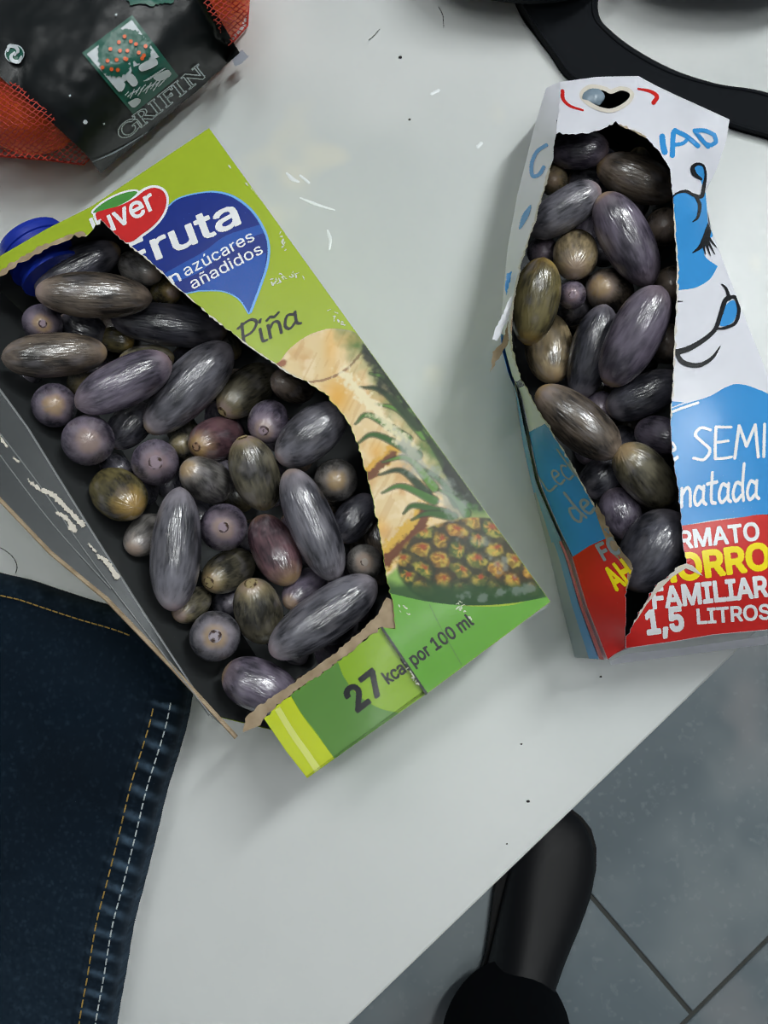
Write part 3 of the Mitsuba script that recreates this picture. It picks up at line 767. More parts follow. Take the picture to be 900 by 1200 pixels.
# lettering in white and yellow; grey flap words are white with shade painted in
both('lettering', put(script('e', 0.10), (784, 541), (796, 539), 42), 'm_print_white', 0.0004)
both('lettering', put(script('SEMI', 0.085), (811, 540), (897, 535), 38, slant=0.08), 'm_print_white', 0.0004)
both('lettering', put(script('natada', 0.10), (797, 594), (891, 584), 42, slant=0.12), 'm_print_white', 0.0004)
left_only('lettering', put(script('Leche', 0.075), (642, 577), (694, 547), 38, slant=-0.12), 'm_milk_grey', 0.0004)  # white print, greyed to paint in the shade on the flap
left_only('lettering', put(script('des', 0.095), (676, 614), (709, 590), 38, slant=-0.1), 'm_milk_grey', 0.0004)  # greyed likewise; the rest of the word is white
def bolds(s, a, b, h, m, f=both, grow=0.02, slant=0.0):
    f('lettering', put(text_shape(s, True).buffer(grow), a, b, h, slant=slant), m, 0.0004)
bolds('RMATO', (797, 643), (891, 632), 20, 'm_print_white')
bolds('HORRO', (767, 684), (905, 665), 29, 'm_milk_yellow', grow=0.04)
bolds('FAMILIAR', (765, 713), (901, 698), 23, 'm_print_white', grow=0.035)
bolds('1,5', (758, 743), (803, 737), 26, 'm_print_white', grow=0.05)
bolds('LITROS', (817, 731), (904, 725), 17, 'm_print_white')
bolds('FO', (707, 657), (731, 645), 20, 'm_milk_grey', left_only, 0.03, -0.05)  # greyed for the shaded flap; its other half is white
bolds('AH', (721, 692), (746, 677), 27, 'm_milk_yellow', left_only, 0.04, -0.1)
# letters and drawing on the white part
both('lettering', stroke([(776, 160), (777, 170), (779, 178)], 7), 'm_milk_blue')
both('lettering', unary_union([stroke([(788, 182), (789, 158), (791, 153)], 6), stroke([(791, 153), (805, 160), (818, 171)], 5.5), stroke([(789, 170), (800, 168), (806, 163)], 4.5)]), 'm_milk_blue')
both('lettering', unary_union([stroke([(814, 153), (822, 163), (830, 172)], 5), stroke([(814, 153), (826, 153), (837, 158)], 5), stroke([(837, 158), (839, 166), (834, 170)], 5), stroke([(834, 170), (827, 168), (822, 163)], 4)]), 'm_milk_blue')
left_only('lettering', stroke([(640, 170), (629, 178), (623, 192), (624, 206), (632, 204), (637, 196)], 4.5), 'm_milk_blue')
left_only('blue_mark', blob([(622, 240), (620, 252), (612, 266), (608, 268), (612, 252)], 6), 'm_milk_blue')
both('red_mark', stroke([(659, 107), (660, 116), (668, 124), (683, 129)], 3.6, taper=[1.4, 1, 0.6]), 'm_milk_red', 0.0003)
both('red_mark', stroke([(748, 104), (762, 107), (770, 113), (766, 120)], 4.5, taper=[.5, 1, 1.2]), 'm_milk_red', 0.0003)
patch = Polygon(np.vstack([[(785, 228)], catmull([(790, 228), (802, 226), (815, 230), (828, 225)]), [(833, 250), (836, 276)], catmull([(836, 276), (828, 285), (826, 300), (841, 312)]), catmull([(841, 312), (832, 327), (815, 337), (794, 340)]), [(780, 330)]])).buffer(0)
both('blue_patch_print', patch, 'm_milk_blue', label='blue patch with dark curls and lashes drawn on the white front')
both('blue_patch_print', blob([(814, 196), (820, 192), (826, 198), (826, 212), (825, 222), (821, 212), (816, 204)], 6), 'm_milk_blue')
both('blue_patch_print', blob([(843, 380), (846, 366), (852, 356), (860, 352), (864, 362), (860, 376), (850, 382)], 6), 'm_milk_blue')
ink = [([(822, 210), (814, 204), (812, 196), (818, 192), (825, 195), (827, 206), (825, 218), (822, 230), (812, 228), (804, 224), (794, 226), (789, 230)], 4.0, [.6, 1.4, 1.2, .8, .6, .6, 1.1, 1.2, .9, .9, .6, .4]),
       ([(815, 229), (820, 240), (818, 254), (812, 260)], 3.6, [1, 1.2, .9, .3]), ([(832, 258), (830, 270), (826, 282), (820, 290), (812, 296)], 5.5, [.4, 1.3, 1.5, .8, .2]),
       ([(827, 284), (833, 300)], 3, [1.2, .2]), ([(829, 282), (838, 298)], 3, [1.2, .2]), ([(830, 278), (840, 290)], 3, [1.2, .2]), ([(824, 286), (827, 298)], 3, [1.2, .2]),
       ([(792, 413), (808, 408), (825, 398), (838, 386), (844, 370), (850, 352), (856, 348)], 5.5, [1.2, 1.2, 1, .9, .9, 1, .7]), ([(850, 352), (861, 348), (866, 362), (862, 378), (850, 384), (841, 385)], 4, [1, 1, 1, 1, .9, .5]),
       ([(855, 350), (851, 338), (846, 333)], 3.2, [1.3, .9, .4]), ([(792, 411), (800, 424), (818, 428), (834, 420), (844, 406)], 4.2, [1, 1.3, 1.3, 1, .3]), ([(794, 353), (800, 353)], 1.4, [1, .6])]
both('dark_print', unary_union([stroke(p, w, 6, taper=t) for p, w, t in ink]), 'm_print_black', 0.0005)

# walls of the milk carton
oc = lsurf(np.array(outer, float), -0.0003)
base = at(np.array([648, 634, 616, 606, 602, 600, 602, 605, 609, 616, 626, 637, 646, 660, 677]), np.array([118, 150, 230, 290, 330, 370, 410, 440, 470, 520, 566, 610, 645, 703, 770]), zb)
wall(M, oc, base, 'm_milk_white', 'm_foil', out='left_wall', inward=np.array([1., 0, 0]), na=60, nb=10, bulge=0.001)
# blue upper strip and grey lower strip printed on that wall
def strip(part, i0, i1, t0, t1, m, lift=0.0003):
    P, nrm = ruled(oc, base, 60, 30)
    if nrm[0] > 0:
        nrm = -nrm
    P = P + nrm * (lift + 0.001)
    a, b = int(i0 * 59), int(i1 * 59)
    t = np.linspace(t0, t1, 6)
    Q = np.stack([P[int(round(tt * 29)), a:b + 1] for tt in t])
    add(f'{M}__left_wall__{part}', (Q.reshape(-1, 3), grid_faces(6, b - a + 1)), m)
strip('blue_print', .47, .74, 0.0, 1.0, 'm_milk_blue')
strip('blue_print', .74, .83, 0.0, 0.62, 'm_milk_blue')
strip('grey_print', .74, .83, 0.62, 1.0, 'm_milk_grey')
strip('red_print', .83, 1.0, 0.0, 0.14, 'm_milk_red')
strip('blue_print', .83, 1.0, 0.16, 0.50, 'm_milk_blue')
strip('grey_print', .83, 1.0, 0.50, 1.0, 'm_milk_grey')
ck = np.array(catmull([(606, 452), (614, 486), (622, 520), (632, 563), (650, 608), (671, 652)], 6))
add(f'{M}__gap_shade', tube(lsurf(ck, .0004), np.interp(np.linspace(0, 1, len(ck)), [0, .3, .7, 1], [.0003, .0012, .0009, .0003]), 6), 'm_gap_shade', smooth=True)  # dark tube along the fold stands in for shade in the gap
rc = msurf(np.array(right, float), -0.0003)
rb = lowered(rc, zb)
wall(M, rc, rb, 'm_milk_white', 'm_foil', out='right_wall', inward=np.array([-1., 0, 0]))
tc = msurf(np.array(top, float), -0.0003)
wall(M, tc, lowered(tc, zb), 'm_milk_white', 'm_foil', out='top_end', inward=np.array([0, -1., 0]))
bc_ = np.vstack([msurf(np.array(bottom[:-1], float), -0.0003), oc[-1:]])
bb = lowered(bc_, zb)
bb[-1] = base[-1]
wall(M, bc_, bb, 'm_milk_white', 'm_foil', out='bottom_end', inward=np.array([0, 1., 0]))
fv = at(np.array([714, 735, 800, 900, 990, 990, 900, 800, 716]), np.array([775, 766, 759, 745, 738, 752, 755, 768, 779]), np.array([.045, .045, .04, .035, .035, .028, .03, .034, .040]))
add(f'{M}__end_flap', (fv, np.array([[0, 1, 8], [1, 2, 7], [1, 7, 8], [2, 3, 6], [2, 6, 7], [3, 4, 5], [3, 5, 6]])), 'm_milk_white', label='white folded flap at the bottom end')
pb = np.vstack([base[::3], bb[::-1][1:], rb[::-1], lowered(tc, zb)[::-1][1:]])
q = Polygon(pb[:, :2]).buffer(0)
bm = trimesh.creation.extrude_polygon(q if isinstance(q, Polygon) else max(q.geoms, key=lambda g: g.area), 0.0008, engine='earcut')
bm.apply_translation([0, 0, 0.0004])
add(f'{M}__back_panel', bm, 'm_foil')
lens = trimesh.creation.icosphere(3, 1.0)
lens.vertices = lens.vertices * [.0048, .0040, .002] * (1 + .2 * (meshkit.noise(lens.vertices * 2, 5)[:, None] - .5)) + at(696, 114, .056)
add(f'{M}__pale_disc', lens, 'm_seal', smooth=True, label='pale blue grey seal inside the opening at the top end')  # small blue grey lens shape set inside the opening
# torn layers hanging at the left edge of the tear
for q, m, z0, z1 in (([(601, 345), (596, 352), (588, 372), (580, 385), (577, 398), (583, 400), (592, 380), (598, 365)], 'm_milk_white', .075, .066), ([(602, 350), (598, 372), (592, 388), (588, 402), (577, 412), (576, 430), (574, 436), (581, 426), (592, 408), (600, 392)], 'm_board', .077, .062),
                   ([(594, 320), (592, 335), (593, 345), (598, 330), (600, 318)], 'm_milk_blue', .062, .06)):
    pq = Polygon(ragged(q + q[:1], 0.6, 3, 31)).buffer(0)
    v, f = earcut(pq, 4)
    x = (v[:, 1] - 320) / 115
    z = z0 + (z1 - z0) * np.clip(x, 0, 1)
    a, b = at(v[:, 0], v[:, 1], z), at(v[:, 0], v[:, 1], z - .0003)
    add(f'{M}__torn_paper', trimesh.Trimesh(np.vstack([a, b]), np.vstack([f, f[:, ::-1] + len(v)]), process=False), m)
tag(M, 'white, blue and red milk carton torn open down the front and filled with acorns', 'carton')

# ------------------------------------------------------------------ acorns
PALETTE = dict(silver=((108, 107, 116), (36, 37, 43), (162, 154, 162)), purple=((110, 102, 118), (46, 42, 54), (148, 132, 142)), olive=((106, 101, 84), (38, 37, 31), (158, 142, 104)), brown=((104, 92, 80), (35, 31, 28), (160, 142, 130)),
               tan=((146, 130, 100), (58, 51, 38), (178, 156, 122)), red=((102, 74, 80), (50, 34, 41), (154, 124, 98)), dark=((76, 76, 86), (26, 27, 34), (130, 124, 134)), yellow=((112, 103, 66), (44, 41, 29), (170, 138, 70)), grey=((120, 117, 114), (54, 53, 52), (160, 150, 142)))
# end with the scar, other end, breadth (pixels of the photograph), height of its centre, which end points up (s = scar end, t = tip end), colours, whether the scar shows, label
JUICE_ACORNS = [
    ((46, 343), (176, 349), 51, .056, '', 'brown', 0, 'long brown silver acorn with a double highlight, below the blue cap'),
    ((140, 290), (42, 338), 46, .046, '', 'dark', 0, 'dark acorn nearest the torn top edge beside the blue cap'),
    ((182, 322), (134, 304), 40, .044, 's', 'grey', 0, 'dull grey acorn half under the red badge corner'),
    ((265, 388), (134, 374), 51, .056, '', 'dark', 0, 'long dark violet acorn running under the lime front below the speech bubble'),
    ((206, 344), (172, 342), 30, .040, 's', 'yellow', 0, 'small yellowish acorn peeping out above the long dark violet acorn'),
    ((34, 371), (66, 388), 44, .046, 's', 'purple', 1, 'small pinkish acorn with a black scar, leftmost of the upper row'),
    ((70, 375), (122, 398), 42, .034, '', 'dark', 0, 'dark bluish acorn deep between the pinkish one and the dark violet one'),
    ((123, 412), (7, 420), 53, .056, '', 'brown', 0, 'dark brown acorn with a pale right end, at the left foil wall'),
    ((199, 421), (91, 476), 58, .061, '', 'purple', 1, 'large purple acorn with a round scar at its upper right end'),
    ((120, 392), (158, 396), 30, .034, '', 'yellow', 0, 'yellow acorn end deep behind the long dark violet acorn'),
    ((140, 414), (204, 408), 34, .036, '', 'olive', 0, 'olive acorn in the gap above the large purple acorn'),
    ((172, 505), (269, 404), 60, .060, '', 'silver', 0, 'large shiny silver acorn slanting through the middle of the upper half'),
    ((250, 476), (313, 424), 52, .054, 's', 'olive', 1, 'olive grey acorn with a ringed scar, right of the large silver one'),
    ((58, 462), (70, 488), 52, .048, 's', 'purple', 0, 'round purple acorn with a yellow tip, under the dark brown one'),
    ((101, 496), (106, 536), 58, .052, 's', 'purple', 0, 'round dark purple acorn seen end on with a tan tip, below the large purple one'),
    ((132, 520), (180, 474), 43, .044, '', 'dark', 0, 'steel blue acorn tucked between the large purple and the large silver one'),
    ((192, 528), (172, 556), 55, .050, 's', 'purple', 1, 'round lilac acorn with a yellow scar, below the large silver one'),
    ((227, 515), (288, 492), 52, .050, 's', 'red', 1, 'pinkish mauve acorn with a speckled scar in the middle of the heap'),
    ((303, 516), (326, 470), 47, .048, 's', 'purple', 1, 'lilac acorn with a small scar, between the mauve one and the striped ones'),
    ((368, 460), (318, 443), 40, .042, 't', 'brown', 0, 'small brown acorn under the printed pineapple slice'),
    ((326, 541), (402, 478), 56, .056, '', 'silver', 0, 'striped silver acorn slanting up to the right edge of the opening'),
    ((400, 540), (388, 586), 52, .044, 's', 'grey', 0, 'round grey green acorn at the right edge below the striped silver one'),
    ((338, 550), (394, 680), 57, .058, '', 'silver', 0, 'long shiny olive silver acorn standing right of the centre'),
    ((394, 632), (436, 580), 44, .042, '', 'dark', 0, 'dark acorn against the right edge beside the long olive silver one'),
    ((284, 512), (314, 598), 54, .052, 's', 'olive', 1, 'matt olive acorn with a pale scar at its top, in the centre'),
    ((214, 545), (270, 580), 49, .048, 's', 'grey', 0, 'beige grey acorn left of the matt olive one'),
    ((269, 604), (255, 632), 57, .051, 's', 'purple', 1, 'round lilac grey acorn with a brown scar, at the centre of the heap'),
    ((342, 684), (302, 604), 55, .054, 's', 'red', 0, 'dark red acorn with a tan end, in the lower middle'),
    ((203, 716), (210, 571), 58, .060, '', 'silver', 0, 'big shiny silver acorn standing upright at the left foil wall'),
    ((165, 600), (112, 558), 56, .052, 's', 'yellow', 0, 'olive acorn with an orange yellow end, left of the big upright silver one'),
    ((152, 648), (188, 606), 42, .042, 's', 'grey', 0, 'pale grey acorn behind the left side of the big upright silver one'),
    ((240, 686), (296, 652), 49, .048, 's', 'olive', 1, 'olive acorn with a ringed scar, right of the big upright silver one'),
    ((206, 725), (244, 692), 38, .042, 's', 'olive', 0, 'small olive acorn below the foot of the big upright silver one'),
    ((236, 726), (268, 765), 58, .052, 's', 'silver', 1, 'grey acorn with two dark specks on its end, near the lower left'),
    ((292, 679), (314, 754), 54, .050, 's', 'olive', 1, 'dark olive acorn with a brown end, left of the big violet grey one'),
    ((332, 706), (378, 668), 44, .044, 's', 'purple', 0, 'violet acorn with a yellow tip under the dark red one'),
    ((318, 766), (440, 680), 63, .061, '', 'silver', 0, 'big violet grey acorn along the torn lower edge'),
    ((262, 786), (348, 822), 62, .052, '', 'purple', 0, 'dusty purple acorn in the bottom corner of the opening'),
    ((424, 642), (430, 676), 42, .048, 's', 'grey', 1, 'small round grey acorn above the big violet grey one at the right edge'),
    ((438, 600), (446, 650), 38, .036, '', 'brown', 0, 'brown acorn half hidden under the right edge of the opening'),
    ((206, 524), (232, 516), 30, .034, '', 'olive', 0, 'small dark olive acorn deep below the large silver one'),
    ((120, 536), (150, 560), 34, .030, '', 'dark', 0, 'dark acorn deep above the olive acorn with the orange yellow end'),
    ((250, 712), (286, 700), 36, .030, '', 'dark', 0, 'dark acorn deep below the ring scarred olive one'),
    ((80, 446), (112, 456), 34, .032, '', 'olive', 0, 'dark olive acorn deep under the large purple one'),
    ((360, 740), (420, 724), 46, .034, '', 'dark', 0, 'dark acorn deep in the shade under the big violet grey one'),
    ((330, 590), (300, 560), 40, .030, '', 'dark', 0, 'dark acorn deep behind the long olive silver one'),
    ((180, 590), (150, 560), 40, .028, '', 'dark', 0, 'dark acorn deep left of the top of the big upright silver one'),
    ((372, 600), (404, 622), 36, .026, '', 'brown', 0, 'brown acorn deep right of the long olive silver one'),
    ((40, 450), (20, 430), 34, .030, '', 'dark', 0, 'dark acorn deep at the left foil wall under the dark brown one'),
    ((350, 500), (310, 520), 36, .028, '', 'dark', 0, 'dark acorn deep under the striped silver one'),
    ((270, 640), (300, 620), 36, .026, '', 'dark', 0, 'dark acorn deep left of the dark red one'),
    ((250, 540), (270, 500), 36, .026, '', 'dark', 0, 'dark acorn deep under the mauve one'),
]
MILK_ACORNS = [
    ((712, 173), (645, 180), 42, .050, '', 'purple', 1, 'dark violet acorn at the very top of the opening in the milk carton'),
    ((700, 193), (793, 226), 50, .050, '', 'brown', 0, 'dark olive brown acorn in the top right shade of the milk carton'),
    ((656, 196), (644, 218), 34, .040, 's', 'tan', 0, 'tan acorn end at the upper left edge of the milk carton opening'),
    ((666, 208), (714, 224), 36, .034, '', 'dark', 0, 'dark acorn behind the silvery violet one near the top'),
    ((700, 221), (622, 272), 49, .057, '', 'silver', 0, 'silvery violet acorn leaning on the left side near the top'),
    ((702, 230), (767, 332), 57, .060, '', 'purple', 0, 'large purple acorn slanting down to the right, with one long highlight'),
    ((676, 326), (672, 270), 50, .050, 's', 'tan', 0, 'round tan and brown acorn left of the large purple one'),
    ((620, 403), (635, 304), 54, .058, '', 'yellow', 1, 'olive yellow acorn with a dark tip at the left edge of the milk carton'),
    ((667, 352), (674, 336), 34, .046, 's', 'purple', 1, 'small lilac acorn with a dark scar, right of the olive yellow one'),
    ((690, 322), (742, 346), 52, .046, 's', 'brown', 0, 'dark brown acorn below the large purple one'),
    ((626, 288), (646, 302), 36, .036, '', 'purple', 0, 'violet acorn end above the olive yellow one'),
    ((658, 450), (643, 368), 54, .052, 's', 'tan', 0, 'tan acorn with a pale end, below the olive yellow one'),
    ((681, 468), (708, 359), 50, .055, '', 'dark', 0, 'dark steel blue acorn standing in the middle of the milk carton'),
    ((716, 452), (770, 338), 63, .060, '', 'purple', 1, 'big purple grey acorn with a scar at its lower end'),
    ((713, 482), (796, 444), 52, .055, '', 'dark', 0, 'blue grey acorn with a pale left end at the right edge'),
    ((772, 420), (790, 386), 46, .044, '', 'brown', 0, 'brown acorn half hidden at the right edge beside the curled print'),
    ((702, 486), (706, 452), 38, .040, '', 'purple', 0, 'violet acorn between the steel blue and the blue grey one'),
    ((630, 456), (723, 533), 58, .060, '', 'brown', 0, 'big brown acorn lying along the left torn edge'),
    ((745, 502), (802, 518), 46, .048, '', 'purple', 0, 'violet brown acorn below the blue grey one at the right edge'),
    ((727, 524), (786, 592), 58, .054, 's', 'olive', 0, 'black olive acorn with a golden end'),
    ((684, 578), (732, 538), 46, .048, '', 'dark', 0, 'dark shiny acorn under the big brown one'),
    ((738, 632), (716, 572), 46, .054, '', 'purple', 0, 'lilac acorn at the left torn edge above the lowest one'),
    ((736, 690), (796, 602), 76, .056, '', 'dark', 0, 'big dark acorn lowest in the milk carton'),
    ((765, 250), (792, 282), 46, .040, '', 'brown', 0, 'dark brown acorn right of the large purple one'),
    ((778, 318), (796, 350), 44, .038, '', 'brown', 0, 'dark acorn at the right edge beside the blue patch'),
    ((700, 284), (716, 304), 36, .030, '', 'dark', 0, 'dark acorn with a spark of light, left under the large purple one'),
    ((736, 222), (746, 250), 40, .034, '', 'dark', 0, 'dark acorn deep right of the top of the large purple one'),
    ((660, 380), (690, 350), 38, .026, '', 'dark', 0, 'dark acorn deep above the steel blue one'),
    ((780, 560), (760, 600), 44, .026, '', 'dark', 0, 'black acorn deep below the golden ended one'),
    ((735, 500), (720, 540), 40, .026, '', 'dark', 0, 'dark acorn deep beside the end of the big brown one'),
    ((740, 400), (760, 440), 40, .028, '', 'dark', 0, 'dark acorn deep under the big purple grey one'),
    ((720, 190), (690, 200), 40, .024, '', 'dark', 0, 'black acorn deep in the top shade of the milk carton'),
]


class Acorn:
    def __init__(self, a, b, w, z, up, pal, scar, text):
        a, b = np.array(a, float), np.array(b, float)
        self.c, self.w, self.pal, self.scar, self.text = (a + b) / 2, w, pal, scar, text
        lp = np.linalg.norm(b - a) / w
        rho = lp if not up or lp > 1.9 else 1.75
        rho = max(rho, 1.35)
        c2 = min(1.0, max(0.0, (lp * lp - 1) / (rho * rho - 1))) if lp < rho else 1.0
        u = (a - b) / np.linalg.norm(a - b)
        self.ray = rays(*self.c)
        n = -self.ray / np.linalg.norm(self.ray)
        r = np.array([1.0, 0, 0])
        r -= n * (r @ n)
        r /= np.linalg.norm(r)
        v = np.cross(n, r)
        s = math.sqrt(1 - c2) * (1 if up == 's' else -1)
        self.dir = math.sqrt(c2) * (u[0] * r - u[1] * v) + s * n      # towards the scar
        self.rho = rho
        self.t = (z - EYE) / self.ray[2]                              # along the ray
        self.z0, self.n, self.off, self.size = z, n, np.zeros(3), 1.0

    def pose(self):
        r = self.w / 2 * self.t * self.size
        return np.array([0, 0, EYE]) + self.ray * self.t + self.off, r, self.rho * r


def seg_gap(p, u, a, q, v, b):
    """Closest points of two segments p +- a u and q +- b v."""
    d = p - q
    uv, ud, vd = u @ v, u @ d, v @ d
    den = 1 - uv * uv
    s = np.clip((uv * vd - ud) / den, -a, a) if den > 1e-6 else 0.0
    t = np.clip(uv * s + vd, -b, b)
    s = np.clip(uv * t - ud, -a, a)
    return np.linalg.norm(d + u * s - v * t), s, t


def settle(A, rounds=400):
    """Lets the acorns slide along their lines of sight (the lower ones also sideways) until they no longer run into one another."""
    n = len(A)
    for it in range(rounds):
        moved = 0.0
        P = [x.pose() for x in A]
        C = np.array([p[0] for p in P])
        H = np.array([p[2] for p in P])
        D = np.linalg.norm(C[:, None] - C[None], axis=-1)
        for i in range(n):
            for j in range(i + 1, n):
                if D[i, j] > H[i] + H[j]:
                    continue
                (p, r1, h1), (q, r2, h2) = A[i].pose(), A[j].pose()
                a1, a2 = max(h1 - r1 * 1.2, 0), max(h2 - r2 * 1.2, 0)
                g, s, t = seg_gap(p, A[i].dir, a1, q, A[j].dir, a2)
                e = (r1 + r2) * 0.97 - g
                if e > 1e-5:
                    hi, lo = (i, j) if A[i].z0 >= A[j].z0 else (j, i)
                    nr = np.linalg.norm(A[lo].ray)
                    away = (p + A[i].dir * s - q - A[j].dir * t) * (1 if lo == i else -1)
                    away /= np.linalg.norm(away) + 1e-9
                    A[lo].t += e * 0.5 / nr
                    A[hi].t -= e * (0.10 if A[hi].z0 < .06 else 0.03) / nr
                    if A[lo].z0 < .047 or it > 150:
                        side = away - A[lo].n * (away @ A[lo].n)
                        A[lo].off += side * e * (0.45 if A[lo].z0 < .047 else 0.2)
                    if it > 250 and A[lo].z0 < .053:
                        A[lo].size *= 1 - min(e * 8, .01)
                    moved = max(moved, e)
        for x in A:
            p, r, h = x.pose()
            nr = np.linalg.norm(x.ray)
            low = p[2] - r - (h - r) * abs(x.dir[2])
            if low < 0.018:
                x.t -= (0.018 - low) * 0.7 / nr
            high = p[2] + r + (h - r) * abs(x.dir[2])
            if high > 0.082:
                x.t += (high - 0.082) * 0.3 / nr
        if moved < 2e-4:
            break
    return moved, it


def acorn_mesh(r, h, bend, seed):
    ns, na = 40, 84
    s = np.sin(np.linspace(-np.pi / 2, np.pi / 2, ns))
    prof = (1 - np.abs(s) ** 2.25) ** 0.50
    prof *= 1 + 0.04 * np.sin(s * 1.7 + bend)                       # a little fuller towards one end
    ax = s * h + 0.018 * h * (s < -.9) * (-(s + .9) / .1) * 0
    a = np.linspace(0, 2 * np.pi, na + 1)
    x = prof[:, None] * r * np.cos(a)
    y = prof[:, None] * r * np.sin(a)
    z = np.repeat(ax[:, None], na + 1, 1)
    z[0] -= 0.012 * h                                                # pointed tip
    z[1] -= 0.004 * h
    lump = meshkit.fbm(np.stack([np.cos(a)[None] * 1.3 + 0 * z, np.sin(a)[None] * 1.3 + 0 * z, z / h * 1.2 + seed * 7.3], -1), 2, seed) - .5
    k = 1 + 0.07 * lump
    v = np.stack([x * k, y * k, z], -1)
    i, j = np.meshgrid(np.arange(ns - 1), np.arange(na), indexing='ij')
    w = na + 1
    q = np.stack([i * w + j, i * w + j + 1, (i + 1) * w + j + 1, (i + 1) * w + j], -1).reshape(-1, 4)
    uv = np.stack([np.repeat((a / (2 * np.pi))[None], ns, 0), z / h], -1)
    return v.reshape(-1, 3), q, uv.reshape(-1, 2), np.repeat(s[:, None], na + 1, 1).ravel(), np.tile(a, ns)


def acorn_colors(s, a, pal, seed):
    body, dark, end = (np.array(lin(*c)) for c in PALETTE[pal])
    ca, sa = np.cos(a), np.sin(a)
    pr = np.sqrt(np.clip(1 - np.abs(s) ** 2.25, 0, 1))
    fx, fy = ca * pr, sa * pr
    tw = meshkit.fbm(np.stack([fx * 2, fy * 2, s * 2 + seed], 1), 2, seed + 3) - .5
    fib = meshkit.noise(np.stack([fx * 9 + tw * 3, fy * 9 - tw * 3, s * 2.4 + seed * 3.1], 1), seed)
    fib2 = meshkit.noise(np.stack([fx * 22 + tw * 5, fy * 22 - tw * 5, s * 3.0 + seed], 1), seed + 5)
    big = meshkit.fbm(np.stack([ca * 1.1, sa * 1.1, s * 1.3 + seed * 5.7], 1), 3, seed + 9)
    big2 = meshkit.fbm(np.stack([fx * 2.2, fy * 2.2, s * 2.6 + seed * 2.3], 1), 3, seed + 15)
    m = np.clip(0.46 + 2.0 * (big - .5) + 1.0 * (big2 - .5) + .55 * (fib - .5) + .70 * (fib2 - .5), 0, 1)[:, None]
    col = dark * (1 - m) + body * m
    e = np.clip((np.abs(s) - .60 + .45 * (big2 - .5)) / .42, 0, 1) ** 1.3
    e = e * np.where(s > 0, .85, .55)
    col = col * (1 - e[:, None]) + end * e[:, None]
    tip = (np.clip((s - .86 + .12 * (big - .5)) / .1, 0, 1) * .65)[:, None]
    col = col * (1 - tip) + np.array(lin(*(end_tip[seed % 4]))) * tip
    bloom = np.clip((meshkit.fbm(np.stack([ca * 2.2, sa * 2.2, s * 2.6 + seed], 1), 3, seed + 31) - .56) / .2, 0, 1)[:, None] * .3
    return col * (1 - bloom) + np.array(lin(132, 128, 134)) * bloom


end_tip = [(158, 132, 96), (140, 118, 120), (166, 136, 84), (150, 128, 112)]
n_acorn = 0
def build_acorns(table, group):
    global n_acorn
    A = [Acorn(*row) for row in table]
    left = settle(A)
    for x in A:
        key = 'acorn' + (f'_{n_acorn:03d}' if n_acorn else '')
        seed = n_acorn + 1
        n_acorn += 1
        p, r, h = x.pose()
        v, f, uv, s, a = acorn_mesh(r, h, seed * 1.3, seed)
        Rm = frame(x.dir)
        th = seed * 2.39
        Rm = Rm @ np.array([[math.cos(th), -math.sin(th), 0], [math.sin(th), math.cos(th), 0], [0, 0, 1]])
        add(key + '__nut', (v @ Rm.T + p, f), 'm_acorn_skin', smooth=True, uv=uv, color=acorn_colors(s, a, x.pal, seed))
        if x.scar:
            rs = r * (0.22 + 0.08 * ((seed * 7) % 3) / 2)
            zz = lambda q: h * (1 - (np.clip(q, 0, 1)) ** (1 / .50)) ** (1 / 2.25) + r * .012
            pr = np.linspace(0, 1, 9)
            sv = lathe([(max(t_ * rs, 1e-6), zz(t_ * rs / r) + (r * .016 if .6 < t_ < .95 else 0)) for t_ in pr[::-1]], 20)
            rad = np.linalg.norm(sv.vertices[:, :2], axis=1) / rs
            pale, ring = np.array(lin(*PALETTE[x.pal][2])), np.array(lin(60, 44, 34))
            nz = meshkit.noise(sv.vertices / r * 7 + seed, seed)
            kk = np.clip((rad - .55) / .2, 0, 1) * np.clip((1.02 - rad) / .12, 0, 1) * (nz > .48) * .8 + (nz > .70) * .7
            cc = pale * .95 * (1 - np.clip(kk, 0, 1)[:, None]) + ring * np.clip(kk, 0, 1)[:, None]
            sv.vertices = sv.vertices @ Rm.T + p
            add(key + '__scar', (np.array(sv.vertices), np.array(sv.faces)), 'm_acorn_scar', smooth=True, color=cc, label='round scar on its end')
        tag(key, x.text, 'acorn', group)
    return A, left


def bottom_layer(spots, turns, group, text):
    """The lowest acorns, lying on the back panel under the heap."""
    global n_acorn
    for k, (c, ang_) in enumerate(zip(spots, turns)):
        key = f'acorn_{n_acorn:03d}'
        seed = n_acorn + 1
        n_acorn += 1
        v, f, uv, s, a = acorn_mesh(.0073, .0142, seed * 1.3, seed)
        Rm = frame([math.cos(ang_), math.sin(ang_), 0])
        add(key + '__nut', (v @ Rm.T + [c[0], c[1], .0102], f), 'm_acorn_skin', smooth=True, uv=uv, color=acorn_colors(s, a, ('dark', 'olive', 'purple', 'brown')[seed % 4], seed))
        tag(key, text, 'acorn', group)


